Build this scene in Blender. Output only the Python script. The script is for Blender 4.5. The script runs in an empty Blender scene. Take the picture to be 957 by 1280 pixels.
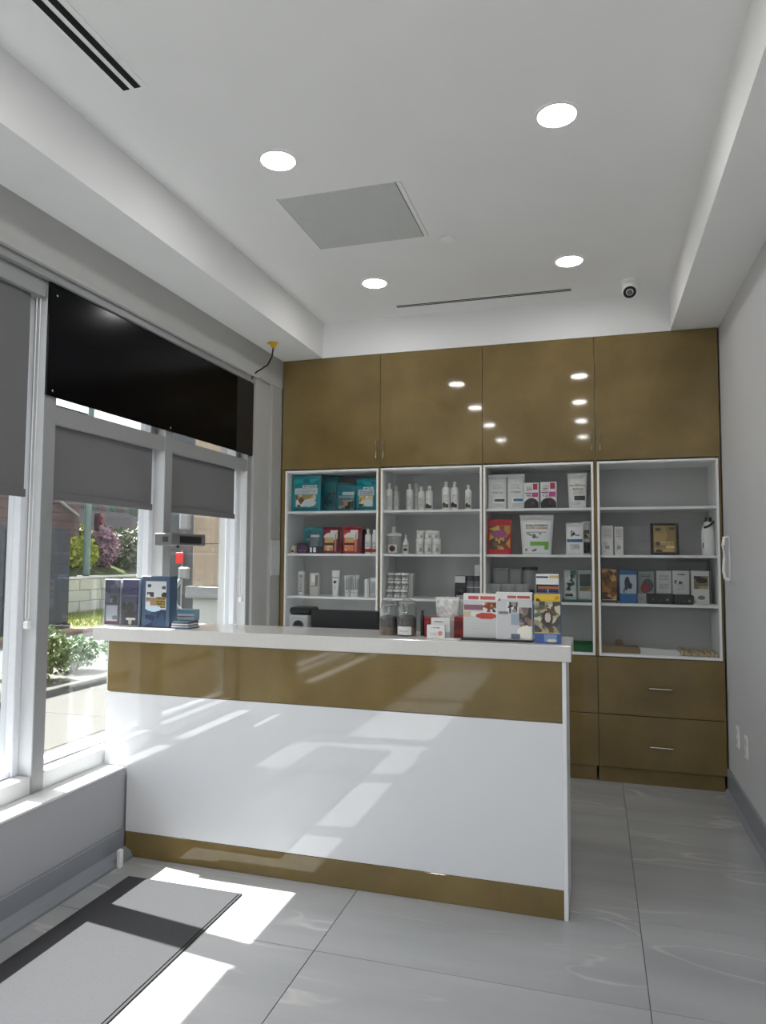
import bpy, bmesh, math, random
from math import sin, cos, pi, radians
from mathutils import Vector, Matrix
random.seed(7)
SC = bpy.context.scene
COL = SC.collection

# ------------------------------------------------------------------ camera
F_PX, YAW, PITCH, ROLL = 884.466, 0.2903767, 0.0618277, 0.005926
fw = Vector((-sin(YAW)*cos(PITCH), cos(YAW)*cos(PITCH), sin(PITCH)))
r0 = Vector((cos(YAW), sin(YAW), 0)); u0 = r0.cross(fw)
rr = r0*cos(ROLL)+u0*sin(ROLL); uu = -r0*sin(ROLL)+u0*cos(ROLL)
cd = bpy.data.cameras.new('camera'); cam = bpy.data.objects.new('camera', cd); COL.objects.link(cam)
cd.sensor_fit = 'VERTICAL'; cd.sensor_height = 36.0; cd.lens = F_PX/1280*36
cd.clip_start = 0.05; cd.clip_end = 300
cam.matrix_world = Matrix(((rr.x, uu.x, -fw.x, 0), (rr.y, uu.y, -fw.y, 0), (rr.z, uu.z, -fw.z, 1.5), (0, 0, 0, 1)))
SC.camera = cam

# ------------------------------------------------------------------ view, world, sun
SC.view_settings.view_transform = 'Standard'; SC.view_settings.look = 'None'
SC.view_settings.gamma = 1.0; SC.view_settings.exposure = 0.28
SC.view_settings.use_curve_mapping = False
LAMP = 60.0        # emission of the round ceiling lamps
w = bpy.data.worlds.new('sky'); SC.world = w; w.use_nodes = True
nt = w.node_tree; nt.nodes.clear()
sky = nt.nodes.new('ShaderNodeTexSky'); sky.sky_type = 'NISHITA'; sky.sun_disc = False
sky.sun_elevation = radians(56.7); sky.sun_rotation = radians(-82); sky.air_density = 1.0; sky.dust_density = 3.0
hs = nt.nodes.new('ShaderNodeHueSaturation'); hs.inputs['Saturation'].default_value = 0.35
bg = nt.nodes.new('ShaderNodeBackground'); bg.inputs['Strength'].default_value = 0.60
wo = nt.nodes.new('ShaderNodeOutputWorld')
nt.links.new(sky.outputs[0], hs.inputs['Color']); nt.links.new(hs.outputs[0], bg.inputs[0]); nt.links.new(bg.outputs[0], wo.inputs[0])
sd = bpy.data.lights.new('sun', 'SUN'); sd.energy = 31.0; sd.angle = radians(0.55); sd.color = (1.0, 0.98, 0.95)
sun = bpy.data.objects.new('sun', sd); COL.objects.link(sun)
sun.rotation_euler = Vector((0.65, -0.085, -1.0)).to_track_quat('-Z', 'Y').to_euler(); sun.location = (-8, 2, 12)
try:
    SC.cycles.use_denoising = True; SC.cycles.max_bounces = 10; SC.cycles.diffuse_bounces = 6
    SC.cycles.transparent_max_bounces = 16; SC.cycles.glossy_bounces = 4
    SC.cycles.sample_clamp_indirect = 8.0; SC.cycles.caustics_reflective = False; SC.cycles.caustics_refractive = False
except Exception: pass

# ------------------------------------------------------------------ materials
def lin(c):
    out = []
    for v in c:
        v = v/255.0; out.append(v/12.92 if v <= 0.04045 else ((v+0.055)/1.055)**2.4)
    return tuple(out)
def newmat(name):
    m = bpy.data.materials.new(name); m.use_nodes = True
    n = m.node_tree; return m, n, n.nodes['Principled BSDF'], n.links
def world_noise(n, l, scale, detail=4, stretch=None):
    g = n.nodes.new('ShaderNodeTexCoord'); t = n.nodes.new('ShaderNodeTexNoise')
    t.inputs['Scale'].default_value = scale; t.inputs['Detail'].default_value = detail
    if stretch:
        mp = n.nodes.new('ShaderNodeMapping'); mp.inputs['Scale'].default_value = stretch
        l.new(g.outputs['Object'], mp.inputs[0]); l.new(mp.outputs[0], t.inputs['Vector'])
    else: l.new(g.outputs['Object'], t.inputs['Vector'])
    return t
def surf(name, c, rough=0.5, metal=0.0, var=0.04, scale=30, bump=0.0, coat=0.0, stretch=None, spec=0.5):
    """procedural surface: base colour with faint noise variation, optional fine bump"""
    m, n, p, l = newmat(name); a = lin(c)
    t = world_noise(n, l, scale, 4, stretch)
    r = n.nodes.new('ShaderNodeValToRGB')
    r.color_ramp.elements[0].position = 0.3; r.color_ramp.elements[1].position = 0.7
    r.color_ramp.elements[0].color = tuple(x*(1-var) for x in a)+(1,)
    r.color_ramp.elements[1].color = tuple(min(1, x*(1+var)) for x in a)+(1,)
    l.new(t.outputs['Fac'], r.inputs[0]); l.new(r.outputs[0], p.inputs['Base Color'])
    p.inputs['Roughness'].default_value = rough; p.inputs['Metallic'].default_value = metal
    p.inputs['Coat Weight'].default_value = coat; p.inputs['Specular IOR Level'].default_value = spec
    if bump:
        b = n.nodes.new('ShaderNodeBump'); b.inputs['Strength'].default_value = bump; b.inputs['Distance'].default_value = 0.002
        l.new(t.outputs['Fac'], b.inputs['Height']); l.new(b.outputs[0], p.inputs['Normal'])
    return m
_c = {}
def K(r, g, b, rough=0.45, metal=0.0):
    k = (r, g, b, rough, metal)
    if k not in _c: _c[k] = surf('paint_%d' % len(_c), (r, g, b), rough, metal, 0.03, 60)
    return _c[k]
def glassmat(name, tint, base=0.04, haze=0.0):
    m, n, p, l = newmat(name); n.nodes.remove(p)
    o = n.nodes['Material Output']
    lw = n.nodes.new('ShaderNodeLayerWeight'); lw.inputs[0].default_value = 0.5
    pw = n.nodes.new('ShaderNodeMath'); pw.operation = 'POWER'; pw.inputs[1].default_value = 4.5
    ma = n.nodes.new('ShaderNodeMath'); ma.operation = 'MULTIPLY_ADD'; ma.inputs[1].default_value = 1-base; ma.inputs[2].default_value = base
    tr = n.nodes.new('ShaderNodeBsdfTransparent'); tr.inputs[0].default_value = tuple(tint)+(1,)
    gl = n.nodes.new('ShaderNodeBsdfGlossy'); gl.inputs['Roughness'].default_value = 0.0
    mx = n.nodes.new('ShaderNodeMixShader')
    l.new(lw.outputs['Facing'], pw.inputs[0]); l.new(pw.outputs[0], ma.inputs[0]); l.new(ma.outputs[0], mx.inputs[0])
    l.new(tr.outputs[0], mx.inputs[1]); l.new(gl.outputs[0], mx.inputs[2])
    if haze:
        df = n.nodes.new('ShaderNodeBsdfDiffuse'); df.inputs[0].default_value = (0.8, 0.8, 0.8, 1)
        m2 = n.nodes.new('ShaderNodeMixShader'); m2.inputs[0].default_value = haze
        l.new(mx.outputs[0], m2.inputs[1]); l.new(df.outputs[0], m2.inputs[2]); l.new(m2.outputs[0], o.inputs[0])
    else: l.new(mx.outputs[0], o.inputs[0])
    return m
def printmat(name, rough):
    m, n, p, l = newmat(name)
    a = n.nodes.new('ShaderNodeVertexColor'); a.layer_name = 'Col'
    l.new(a.outputs[0], p.inputs['Base Color']); p.inputs['Roughness'].default_value = rough
    return m
def emit(name, c, s):
    m, n, p, l = newmat(name); p.inputs['Emission Color'].default_value = tuple(c)+(1,)
    p.inputs['Emission Strength'].default_value = s; p.inputs['Base Color'].default_value = (0.9, 0.9, 0.9, 1)
    return m

def veneer():
    m, n, p, l = newmat('bronze_gloss_veneer')
    t = world_noise(n, l, 160, 3); t2 = world_noise(n, l, 2.5, 5)
    mx = n.nodes.new('ShaderNodeMath'); mx.operation = 'MULTIPLY_ADD'; mx.inputs[1].default_value = 0.35
    l.new(t.outputs['Fac'], mx.inputs[0]); l.new(t2.outputs['Fac'], mx.inputs[2])
    r = n.nodes.new('ShaderNodeValToRGB')
    r.color_ramp.elements[0].position = 0.45; r.color_ramp.elements[0].color = lin((108, 91, 55))+(1,)
    r.color_ramp.elements[1].position = 0.92; r.color_ramp.elements[1].color = lin((136, 116, 73))+(1,)
    l.new(mx.outputs[0], r.inputs[0]); l.new(r.outputs[0], p.inputs['Base Color'])
    p.inputs['Roughness'].default_value = 0.05; p.inputs['Specular IOR Level'].default_value = 0.5
    return m
def tilemat():
    m, n, p, l = newmat('grey_veined_porcelain')
    g = n.nodes.new('ShaderNodeNewGeometry'); oi = n.nodes.new('ShaderNodeObjectInfo')
    off = n.nodes.new('ShaderNodeVectorMath'); off.operation = 'SCALE'; off.inputs[0].default_value = (37, 53, 0)
    l.new(oi.outputs['Random'], off.inputs['Scale'])
    ad = n.nodes.new('ShaderNodeVectorMath'); ad.operation = 'ADD'
    l.new(g.outputs['Position'], ad.inputs[0]); l.new(off.outputs[0], ad.inputs[1])
    mp = n.nodes.new('ShaderNodeMapping'); mp.inputs['Rotation'].default_value = (0, 0, radians(17)); mp.inputs['Scale'].default_value = (0.5, 2.3, 1)
    l.new(ad.outputs[0], mp.inputs[0])
    t = n.nodes.new('ShaderNodeTexNoise'); t.inputs['Scale'].default_value = 1.15; t.inputs['Detail'].default_value = 3.5; t.inputs['Distortion'].default_value = 0.4
    l.new(mp.outputs[0], t.inputs['Vector'])
    s = n.nodes.new('ShaderNodeMath'); s.operation = 'SUBTRACT'; s.inputs[1].default_value = 0.5
    ab = n.nodes.new('ShaderNodeMath'); ab.operation = 'ABSOLUTE'
    l.new(t.outputs['Fac'], s.inputs[0]); l.new(s.outputs[0], ab.inputs[0])
    r = n.nodes.new('ShaderNodeValToRGB'); r.color_ramp.elements[0].position = 0.0; r.color_ramp.elements[0].color = (1, 1, 1, 1)
    r.color_ramp.elements[1].position = 0.010; r.color_ramp.elements[1].color = (0, 0, 0, 1)
    l.new(ab.outputs[0], r.inputs[0])
    t2 = n.nodes.new('ShaderNodeTexNoise'); t2.inputs['Scale'].default_value = 1.6; t2.inputs['Detail'].default_value = 5
    l.new(mp.outputs[0], t2.inputs['Vector'])
    r2 = n.nodes.new('ShaderNodeValToRGB'); r2.color_ramp.elements[0].position = 0.3; r2.color_ramp.elements[0].color = lin((154, 155, 156))+(1,)
    r2.color_ramp.elements[1].position = 0.7; r2.color_ramp.elements[1].color = lin((172, 172, 172))+(1,)
    l.new(t2.outputs['Fac'], r2.inputs[0])
    mask = n.nodes.new('ShaderNodeTexNoise'); mask.inputs['Scale'].default_value = 2.2; l.new(ad.outputs[0], mask.inputs['Vector'])
    mr = n.nodes.new('ShaderNodeMapRange'); mr.inputs[1].default_value = 0.42; mr.inputs[2].default_value = 0.65; mr.inputs[4].default_value = 0.6
    l.new(mask.outputs['Fac'], mr.inputs[0])
    mu = n.nodes.new('ShaderNodeMath'); mu.operation = 'MULTIPLY'; l.new(r.outputs[0], mu.inputs[0]); l.new(mr.outputs[0], mu.inputs[1])
    mx = n.nodes.new('ShaderNodeMix'); mx.data_type = 'RGBA'; l.new(mu.outputs[0], mx.inputs[0])
    l.new(r2.outputs[0], mx.inputs[6]); mx.inputs[7].default_value = lin((205, 200, 195))+(1,)
    l.new(mx.outputs[2], p.inputs['Base Color']); p.inputs['Roughness'].default_value = 0.17
    return m

M = dict(
    ceil=surf('ceiling_paint', (236, 236, 236), 0.75, var=0.01, scale=3),
    wall=surf('grey_wall_paint', (206, 206, 208), 0.55, var=0.015, scale=5),
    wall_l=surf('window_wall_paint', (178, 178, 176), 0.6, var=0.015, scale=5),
    knee=surf('knee_wall_paint', (170, 170, 174), 0.55, var=0.015, scale=5),
    base=surf('baseboard_paint', (138, 142, 148), 0.4, var=0.02, scale=8),
    ledge=surf('ledge_white', (225, 225, 225), 0.5, var=0.02, scale=12),
    alu=surf('silver_aluminium', (205, 206, 208), 0.38, var=0.02, scale=40),
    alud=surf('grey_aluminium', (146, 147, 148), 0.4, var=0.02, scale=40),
    sash=surf('white_sash', (228, 230, 235), 0.35, var=0.02, scale=40),
    gasket=surf('black_gasket', (25, 25, 27), 0.6),
    veneer=veneer(), tile=tilemat(),
    grout=surf('dark_grout', (105, 105, 106), 0.9, var=0.1, scale=200),
    white=surf('white_gloss_laminate', (229, 229, 231), 0.012, var=0.002, scale=3, spec=0.8),
    white_s=surf('white_melamine', (234, 235, 236), 0.3, var=0.01, scale=8),
    back=surf('shelf_back_melamine', (186, 186, 185), 0.4, var=0.02, scale=8),
    slab=surf('pale_quartz', (214, 211, 208), 0.12, var=0.02, scale=60),
    chrome=surf('brushed_steel', (200, 198, 190), 0.25, metal=1.0),
    blind=surf('charcoal_blind_fabric', (108, 108, 109), 0.85, var=0.06, scale=500, bump=0.3),
    blindbar=surf('blind_bar_grey', (104, 104, 106), 0.6, var=0.03),
    black=surf('black_gloss_panel', (4, 5, 9), 0.16, var=0.05, scale=3, spec=0.10),
    blackm=surf('black_plastic', (22, 22, 24), 0.45, var=0.05),
    mat=surf('ribbed_grey_carpet', (66, 66, 68), 0.95, var=0.08, scale=200, bump=0.4, spec=0.1),
    matedge=surf('black_rubber', (28, 28, 30), 0.7),
    plate=surf('white_plastic', (240, 240, 240), 0.35),
    yellow=surf('yellow_plastic', (222, 172, 30), 0.45),
    glass=glassmat('window_glass', (0.82, 0.84, 0.84), 0.05, 0.012),
    cglass=glassmat('cabinet_door_glass', (0.97, 0.975, 0.975), 0.016),
    jarglass=glassmat('jar_glass', (0.9, 0.92, 0.92), 0.08, 0.06),
    plastic=glassmat('clear_plastic', (0.86, 0.87, 0.87), 0.06, 0.22),
    acrylic=glassmat('clear_acrylic', (0.9, 0.91, 0.93), 0.03),
    pr=printmat('satin_print', 0.5), prg=printmat('gloss_print', 0.28),
    lamp=emit('lamp_diffuser', (1.0, 0.99, 0.97), LAMP),
    void=surf('slot_void', (8, 8, 8), 0.9),
)

# ------------------------------------------------------------------ mesh helpers
class MB:
    def __init__(s): s.v = []; s.f = []; s.c = []; s.mi = []; s.cur = None; s.m = 0
    def face(s, idx): s.f.append(idx); s.c.append(s.cur); s.mi.append(s.m)
    def box(s, x0, x1, y0, y1, z0, z1):
        b = len(s.v)
        s.v += [(x0, y0, z0), (x1, y0, z0), (x1, y1, z0), (x0, y1, z0), (x0, y0, z1), (x1, y0, z1), (x1, y1, z1), (x0, y1, z1)]
        for q in ((0, 3, 2, 1), (4, 5, 6, 7), (0, 1, 5, 4), (1, 2, 6, 5), (2, 3, 7, 6), (3, 0, 4, 7)): s.face([b+i for i in q])
        return s
    def bbox(s, x0, x1, y0, y1, z0, z1, r=0.002):
        """box with chamfered edges"""
        bm = bmesh.new(); g = bmesh.ops.create_cube(bm, size=1)
        for v in bm.verts: v.co = Vector(((x0+x1)/2+v.co.x*(x1-x0), (y0+y1)/2+v.co.y*(y1-y0), (z0+z1)/2+v.co.z*(z1-z0)))
        bmesh.ops.bevel(bm, geom=bm.edges[:], offset=min(r, abs(x1-x0)*.45, abs(y1-y0)*.45, abs(z1-z0)*.45), segments=1, affect='EDGES')
        s.add_bm(bm); return s
    def add_bm(s, bm):
        b = len(s.v); bm.verts.ensure_lookup_table(); bm.verts.index_update()
        s.v += [tuple(v.co) for v in bm.verts]
        for f in bm.faces: s.face([b+v.index for v in f.verts])
        bm.free()
    def prism(s, pts, y0, y1):
        """polygon in x,z extruded along y"""
        b = len(s.v); n = len(pts)
        s.v += [(x, y0, z) for x, z in pts]+[(x, y1, z) for x, z in pts]
        s.face([b+i for i in range(n)]); s.face([b+n+i for i in reversed(range(n))])
        for i in range(n): j = (i+1) % n; s.face([b+j, b+i, b+n+i, b+n+j])
        return s
    def lathe(s, prof, cx=0, cy=0, n=20, cap=True):
        """profile list of (r,z)"""
        b = len(s.v)
        for r, z in prof:
            for k in range(n): a = 2*pi*k/n; s.v.append((cx+r*cos(a), cy+r*sin(a), z))
        for i in range(len(prof)-1):
            for k in range(n):
                k2 = (k+1) % n; s.face([b+i*n+k, b+i*n+k2, b+(i+1)*n+k2, b+(i+1)*n+k])
        if cap:
            s.face([b+k for k in reversed(range(n))]); s.face([b+(len(prof)-1)*n+k for k in range(n)])
        return s
    def tube(s, pts, r, n=8):
        P = [Vector(p) for p in pts]; b = len(s.v)
        for i, p in enumerate(P):
            t = (P[min(i+1, len(P)-1)]-P[max(i-1, 0)]).normalized()
            a = t.cross(Vector((0, 0, 1)))
            if a.length < 1e-3: a = t.cross(Vector((1, 0, 0)))
            a.normalize(); c = t.cross(a)
            for k in range(n): q = p+a*(r*cos(2*pi*k/n))+c*(r*sin(2*pi*k/n)); s.v.append(tuple(q))
        for i in range(len(P)-1):
            for k in range(n): k2 = (k+1) % n; s.face([b+i*n+k, b+i*n+k2, b+(i+1)*n+k2, b+(i+1)*n+k])
        s.face([b+k for k in reversed(range(n))]); s.face([b+(len(P)-1)*n+k for k in range(n)])
        return s
    def disc(s, cx, cy, z, r, n=32, down=True):
        b = len(s.v)
        for k in range(n): a = 2*pi*k/n; s.v.append((cx+r*cos(a), cy+r*sin(a), z))
        s.face([b+k for k in (reversed(range(n)) if down else range(n))]); return s
    def build(s, name, mats, parent=None, smooth=False, kind=None, label=None, local=False):
        off = Vector((0, 0, 0))
        if parent is not None and not local:
            p = parent
            while p is not None: off += p.location; p = p.parent
        me = bpy.data.meshes.new(name)
        me.from_pydata([tuple(Vector(v)-off) for v in s.v] if off.length else s.v, [], s.f)
        mats = mats if isinstance(mats, (list, tuple)) else [mats]
        for m in mats: me.materials.append(m)
        if any(s.mi): me.polygons.foreach_set('material_index', s.mi)
        if any(c is not None for c in s.c):
            at = me.color_attributes.new('Col', 'FLOAT_COLOR', 'CORNER')
            buf = []
            for f, c in zip(s.f, s.c): buf += list((tuple(c or (1, 1, 1))+(1.0,)))*len(f)
            at.data.foreach_set('color', buf)
        if smooth:
            me.polygons.foreach_set('use_smooth', [True]*len(me.polygons))
            try: me.set_sharp_from_angle(angle=radians(40))
            except Exception: pass
        me.update()
        o = bpy.data.objects.new(name, me); COL.objects.link(o); o.parent = parent
        if kind: o['kind'] = kind
        if label: o['label'] = label
        return o
def thing(name, loc, label, cat, group=None, rz=0, rx=0):
    o = bpy.data.objects.new(name, None); COL.objects.link(o); o.location = loc
    o.rotation_euler = (rx, 0, rz); o.empty_display_size = 0.05
    o['label'] = label; o['category'] = cat
    if group: o['group'] = group
    return o
def struct(name, label=None, loc=(0, 0, 0)):
    o = bpy.data.objects.new(name, None); COL.objects.link(o); o.location = loc; o['kind'] = 'structure'
    if label: o['label'] = label
    return o
def tag(o, label, cat, group=None):
    o['label'] = label; o['category'] = cat
    if group: o['group'] = group
    return o
def copy_tree(o, parent=None, loc=None, label=None, group=None):
    c = o.copy(); COL.objects.link(c); c.parent = parent
    if loc is not None: c.location = loc
    if label: c['label'] = label
    if group: c['group'] = group
    for ch in list(o.children): copy_tree(ch, c)
    return c

# ---- little painter for flat print: cells of about 4 mm coloured by shapes
def paint(shapes, nu, nv, seed=0):
    rnd = random.Random(seed); bl = {}
    out = []
    for j in range(nv):
        row = []
        for i in range(nu):
            u = (i+.5)/nu; v = (j+.5)/nv; c = (200, 200, 200)
            for k, sh in enumerate(shapes):
                t = sh[0]
                if t == 'f': c = sh[1]
                elif t == 'r' and sh[1] <= u <= sh[3] and sh[2] <= v <= sh[4]: c = sh[5]
                elif t == 'e' and ((u-sh[1])/sh[3])**2+((v-sh[2])/sh[4])**2 <= 1: c = sh[5]
                elif t == 'm' and sh[1] <= u <= sh[3] and sh[2] <= v <= sh[4]:
                    pts = bl.setdefault(k, [(rnd.uniform(sh[1], sh[3]), rnd.uniform(sh[2], sh[4]), rnd.choice(sh[5])) for _ in range(sh[6] if len(sh) > 6 else 12)])
                    c = min(pts, key=lambda p: (p[0]-u)**2*nu*nu+(p[1]-v)**2*nv*nv)[2]
                elif t == 't' and sh[1] <= u <= sh[3] and sh[2] <= v <= sh[4]:
                    q = (v-sh[2])/(sh[4]-sh[2])*sh[6]
                    if q % 1 < 0.55 and rnd.random() < 0.82: c = sh[5]
            row.append(lin(c))
        out.append(row)
    return out
def art_panel(fn, w, h, shapes, seed=0, cell=0.004):
    """grid mesh on surface fn(u,v)->xyz, coloured by the painter"""
    nu = max(4, min(60, int(w/cell))); nv = max(4, min(80, int(h/cell)))
    pic = paint(shapes, nu, nv, seed); mb = MB()
    for j in range(nv+1):
        for i in range(nu+1): mb.v.append(tuple(fn(i/nu, j/nv)))
    for j in range(nv):
        for i in range(nu):
            mb.cur = pic[j][i]; a = j*(nu+1)+i; mb.face([a, a+1, a+nu+2, a+nu+1])
    return mb

# ---- product kinds
def pouch(loc, w, h, d, body, shapes, label, group, cat='pouch', taper=1.0, rz=0, rx=0, seal=True, pu=(0.06, 0.94), pv=(0.05, 0.9), bodyrough=0.35, sealmat=None, name='treat_pouch', seed=0):
    t = thing(name, loc, label, cat, group, rz, rx)
    def prof(u, v, sgn, off=0.0):
        ww = w*(taper+(1-taper)*v)
        th = d*0.5*(1-v)**0.45*(0.35+0.65*math.sqrt(max(0, 1-(2*u-1)**2*0.96)))*(1 if v < 0.97 else 0.1)
        if v > 0.86: th *= max(0.08, (1-v)/0.14)
        th = max(th, 0.0015)
        wr = 0.0012*sin(v*23+u*9)*sin(u*17)
        return ((u-.5)*ww, sgn*(th+wr+off), v*h)
    mb = MB(); nu, nv = 10, 14
    for sgn in (-1, 1):
        b = len(mb.v)
        for j in range(nv+1):
            for i in range(nu+1): mb.v.append(prof(i/nu, j/nv, sgn))
        for j in range(nv):
            for i in range(nu):
                a = b+j*(nu+1)+i; q = [a, a+1, a+nu+2, a+nu+1]
                mb.face(q if sgn < 0 else q[::-1])
    N = (nu+1)*(nv+1)
    for i in range(nu): mb.face([i+1, i, N+i, N+i+1]); a = nv*(nu+1)+i; mb.face([a, a+1, N+a+1, N+a])
    for j in range(nv): a = j*(nu+1); mb.face([a, a+nu+1, N+a+nu+1, N+a]); a += nu; mb.face([a+nu+1, a, N+a, N+a+nu+1])
    mb.build('pouch_body', body, t, smooth=True, local=True)
    def fn(u, v):
        U = pu[0]+(pu[1]-pu[0])*u; V = pv[0]+(pv[1]-pv[0])*v; p = prof(U, V, -1, 0.0012); return p
    art_panel(fn, w*(pu[1]-pu[0]), h*(pv[1]-pv[0]), shapes, seed).build('printed_front', M['prg'], t, smooth=True, local=True)
    if seal:
        s = MB(); ww = w*1.0
        s.bbox(-ww/2-0.001, ww/2+0.001, -0.0035, 0.0035, h*0.945, h*1.0, 0.001)
        s.build('top_seal', sealmat or body, t, local=True)
    return t
def carton(loc, w, h, d, body, shapes, label, group, cat='box', rz=0, name='product_box', lid=True, seed=0):
    t = thing(name, loc, label, cat, group, rz)
    MB().bbox(-w/2, w/2, -d/2, d/2, 0, h, 0.0015).build('box_body', body, t, local=True)
    art_panel(lambda u, v: ((u-.5)*w*.96, -d/2-0.0008, h*.015+v*h*.97), w, h, shapes, seed).build('printed_front', M['pr'], t, local=True)
    return t
def bottle(loc, h, r, label, group, body, cap, shapes, kind='ball', rz=0, neck=0.35, cat='bottle', name='bottle', hl=0.55, lbl=True):
    t = thing(name, loc, label, cat, group, rz)
    if kind == 'ball':      # rounded shoulder, knob cap
        sh = h*0.80
        body_p = [(r*.92, 0), (r, h*.02), (r, sh*.88), (r*.93, sh*.95), (r*.55, sh), (r*neck, sh+h*.01), (r*neck, sh+h*.035)]
        cap_p = [(r*neck*1.15, sh+h*.03), (r*neck*1.2, sh+h*.05), (r*.36, sh+h*.07), (r*.50, sh+h*.10), (r*.52, sh+h*.14), (r*.42, sh+h*.175), (r*.2, h)]
    elif kind == 'taper':   # nozzle bottle
        sh = h*.60
        body_p = [(r*.92, 0), (r, h*.02), (r, sh*.94), (r*.8, sh), (r*.5, sh+h*.02)]
        cap_p = [(r*.62, sh+h*.01), (r*.62, sh+h*.10), (r*.35, sh+h*.13), (r*.2, sh+h*.3), (r*.12, h)]
    else:                   # flip top
        sh = h*.84
        body_p = [(r*.92, 0), (r, h*.02), (r, sh*.9), (r*.85, sh*.97), (r*.6, sh)]
        cap_p = [(r*.66, sh-h*.01), (r*.66, h*.985), (r*.6, h)]
    MB().lathe(body_p, n=20).build('bottle_body', body, t, smooth=True, local=True)
    MB().lathe(cap_p, n=16).build('cap', cap, t, smooth=True, local=True)
    if lbl:
        z0 = h*.07; z1 = h*hl
        def fn(u, v):
            a = radians(-90-75+150*u); return ((r+.0007)*cos(a), (r+.0007)*sin(a), z0+(z1-z0)*v)
        art_panel(fn, r*2.4, z1-z0, shapes).build('printed_label', M['pr'], t, smooth=True, local=True)
    return t
def squeeze_tube(loc, h, w, label, group, body, cap, shapes, rz=0):
    t = thing('squeeze_tube', loc, label, 'tube', group, rz)
    mb = MB(); n = 20; rows = []; hc = h*.14
    for k in range(7):
        v = k/6; b = len(mb.v)
        rx = (w*.36)*(1-v)+(w*.5)*v; ry = (w*.36)*(1-v)+.0022*v
        z = hc*.8+(h-hc*.8)*v
        for i in range(n): a = 2*pi*i/n; mb.v.append((rx*cos(a), ry*sin(a), z))
    for k in range(6):
        for i in range(n): i2 = (i+1) % n; mb.face([k*n+i, k*n+i2, (k+1)*n+i2, (k+1)*n+i])
    mb.face([6*n+i for i in range(n)]); mb.face([i for i in reversed(range(n))])
    mb.build('tube_body', body, t, smooth=True, local=True)
    MB().lathe([(w*.38, 0), (w*.38, hc*.9), (w*.34, hc)], n=18).build('cap', cap, t, smooth=True, local=True)
    MB().bbox(-w/2-.001, w/2+.001, -.003, .003, h*.93, h, .0008).build('crimp', body, t, local=True)
    def fn(u, v):
        V = .12+.75*v; rx = (w*.36)*(1-V)+(w*.5)*V; ry = (w*.36)*(1-V)+.0022*V
        a = radians(-90-60+120*u); return ((rx+.0008)*cos(a), (ry+.0008)*sin(a)-.0002, hc*.8+(h-hc*.8)*V)
    art_panel(fn, w, h*.7, shapes).build('printed_label', M['pr'], t, smooth=True, local=True)
    return t
def jar(loc, r, h, label, group, body, lid, shapes=None, lidh=.2, cat='jar', name='plastic_jar', content=None):
    t = thing(name, loc, label, cat, group)
    hb = h*(1-lidh)
    MB().lathe([(r*.9, 0), (r*.97, h*.02), (r*.97, hb*.93), (r*.9, hb)], n=20).build('jar_body', body, t, smooth=True, local=True)
    MB().lathe([(r, hb*.985), (r, h*.97), (r*.95, h)], n=20).build('lid', lid, t, smooth=True, local=True)
    if content: MB().lathe([(r*.85, h*.03), (r*.88, h*.05), (r*.88, hb*.75), (r*.6, hb*.82)], n=14).build('contents', content, t, smooth=True, local=True)
    if shapes:
        def fn(u, v):
            a = radians(-90-65+130*u); return ((r*.97+.0008)*cos(a), (r*.97+.0008)*sin(a), hb*(.15+.65*v))
        art_panel(fn, r*2, hb*.6, shapes).build('printed_label', M['pr'], t, smooth=True, local=True)
    return t

# ================================================================== SETTING
CABY = 5.066; XR = 0.81; XW = -2.35; ZC = 3.31; ZS = 3.034; YF = -3.0
fl = struct('floor', 'pale grey veined porcelain tile floor')
MB().box(-2.56, XR, YF, 5.5, -0.06, -0.004).build('screed', M['grout'], fl)
tb = {}
xs = [-2.24-1.2, -2.24, -1.04, 0.16, 1.36]
for j in range(-10, 5):
    y0 = 2.6+0.6*j; y1 = y0+0.6
    y0c = max(y0, YF); y1c = min(y1, 5.45)
    if y1c-y0c < 0.02: continue
    for i in range(4):
        x0 = max(xs[i], -2.30 if y0 >= 1.6 else -2.45); x1 = min(xs[i+1], XR)
        if x1-x0 < 0.03: continue
        key = (round(x1-x0, 3), round(y1c-y0c, 3))
        if key in tb:
            o = bpy.data.objects.new('floor_tile', tb[key]); COL.objects.link(o); o.parent = fl
        else:
            o = MB().bbox(0, x1-x0-.003, 0, y1c-y0c-.003, -.009, 0, .0008).build('floor_tile', M['tile'], fl, local=True); tb[key] = o.data
        o.location = (x0+.0015, y0c+.0015, 0)

wr = struct('wall_right', 'plain cool grey painted wall on the right'); MB().box(XR, XR+.15, YF, 5.5, -.06, 3.45).build('wall_surface', M['wall'], wr)
wb = struct('wall_back'); MB().box(-2.65, XR+.15, 5.45, 5.6, -.06, 3.45).build('wall_surface', M['wall'], wb)
wf = struct('wall_front'); MB().box(-2.65, XR+.15, YF-.15, YF, -.06, 3.45).build('wall_surface', M['wall'], wf)
br = struct('baseboard_right', 'darker grey baseboard along the right wall')
MB().bbox(XR-.014, XR, YF, CABY-.002, .012, .155, .004).build('board', M['base'], br)
MB().prism([(XR, 0), (XR-.03, 0), (XR-.03, .008), (XR-.014, .03), (XR, .03)], YF, CABY-.002).build('cove', M['base'], br)

ce = struct('ceiling', 'white painted tray ceiling with dropped soffits')
MB().box(-2.35, XR, YF, 5.45, ZC, ZC+.12).build('ceiling_panel', M['ceil'], ce)
MB().box(-2.35, -2.01, YF, 5.45, ZS, ZC).build('soffit', M['ceil'], ce)
MB().box(.51, XR, YF, 5.45, ZS, ZC).build('soffit', M['ceil'], ce)
MB().box(-2.01, .51, CABY, 5.45, ZS, ZC).build('soffit', M['ceil'], ce)

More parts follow.
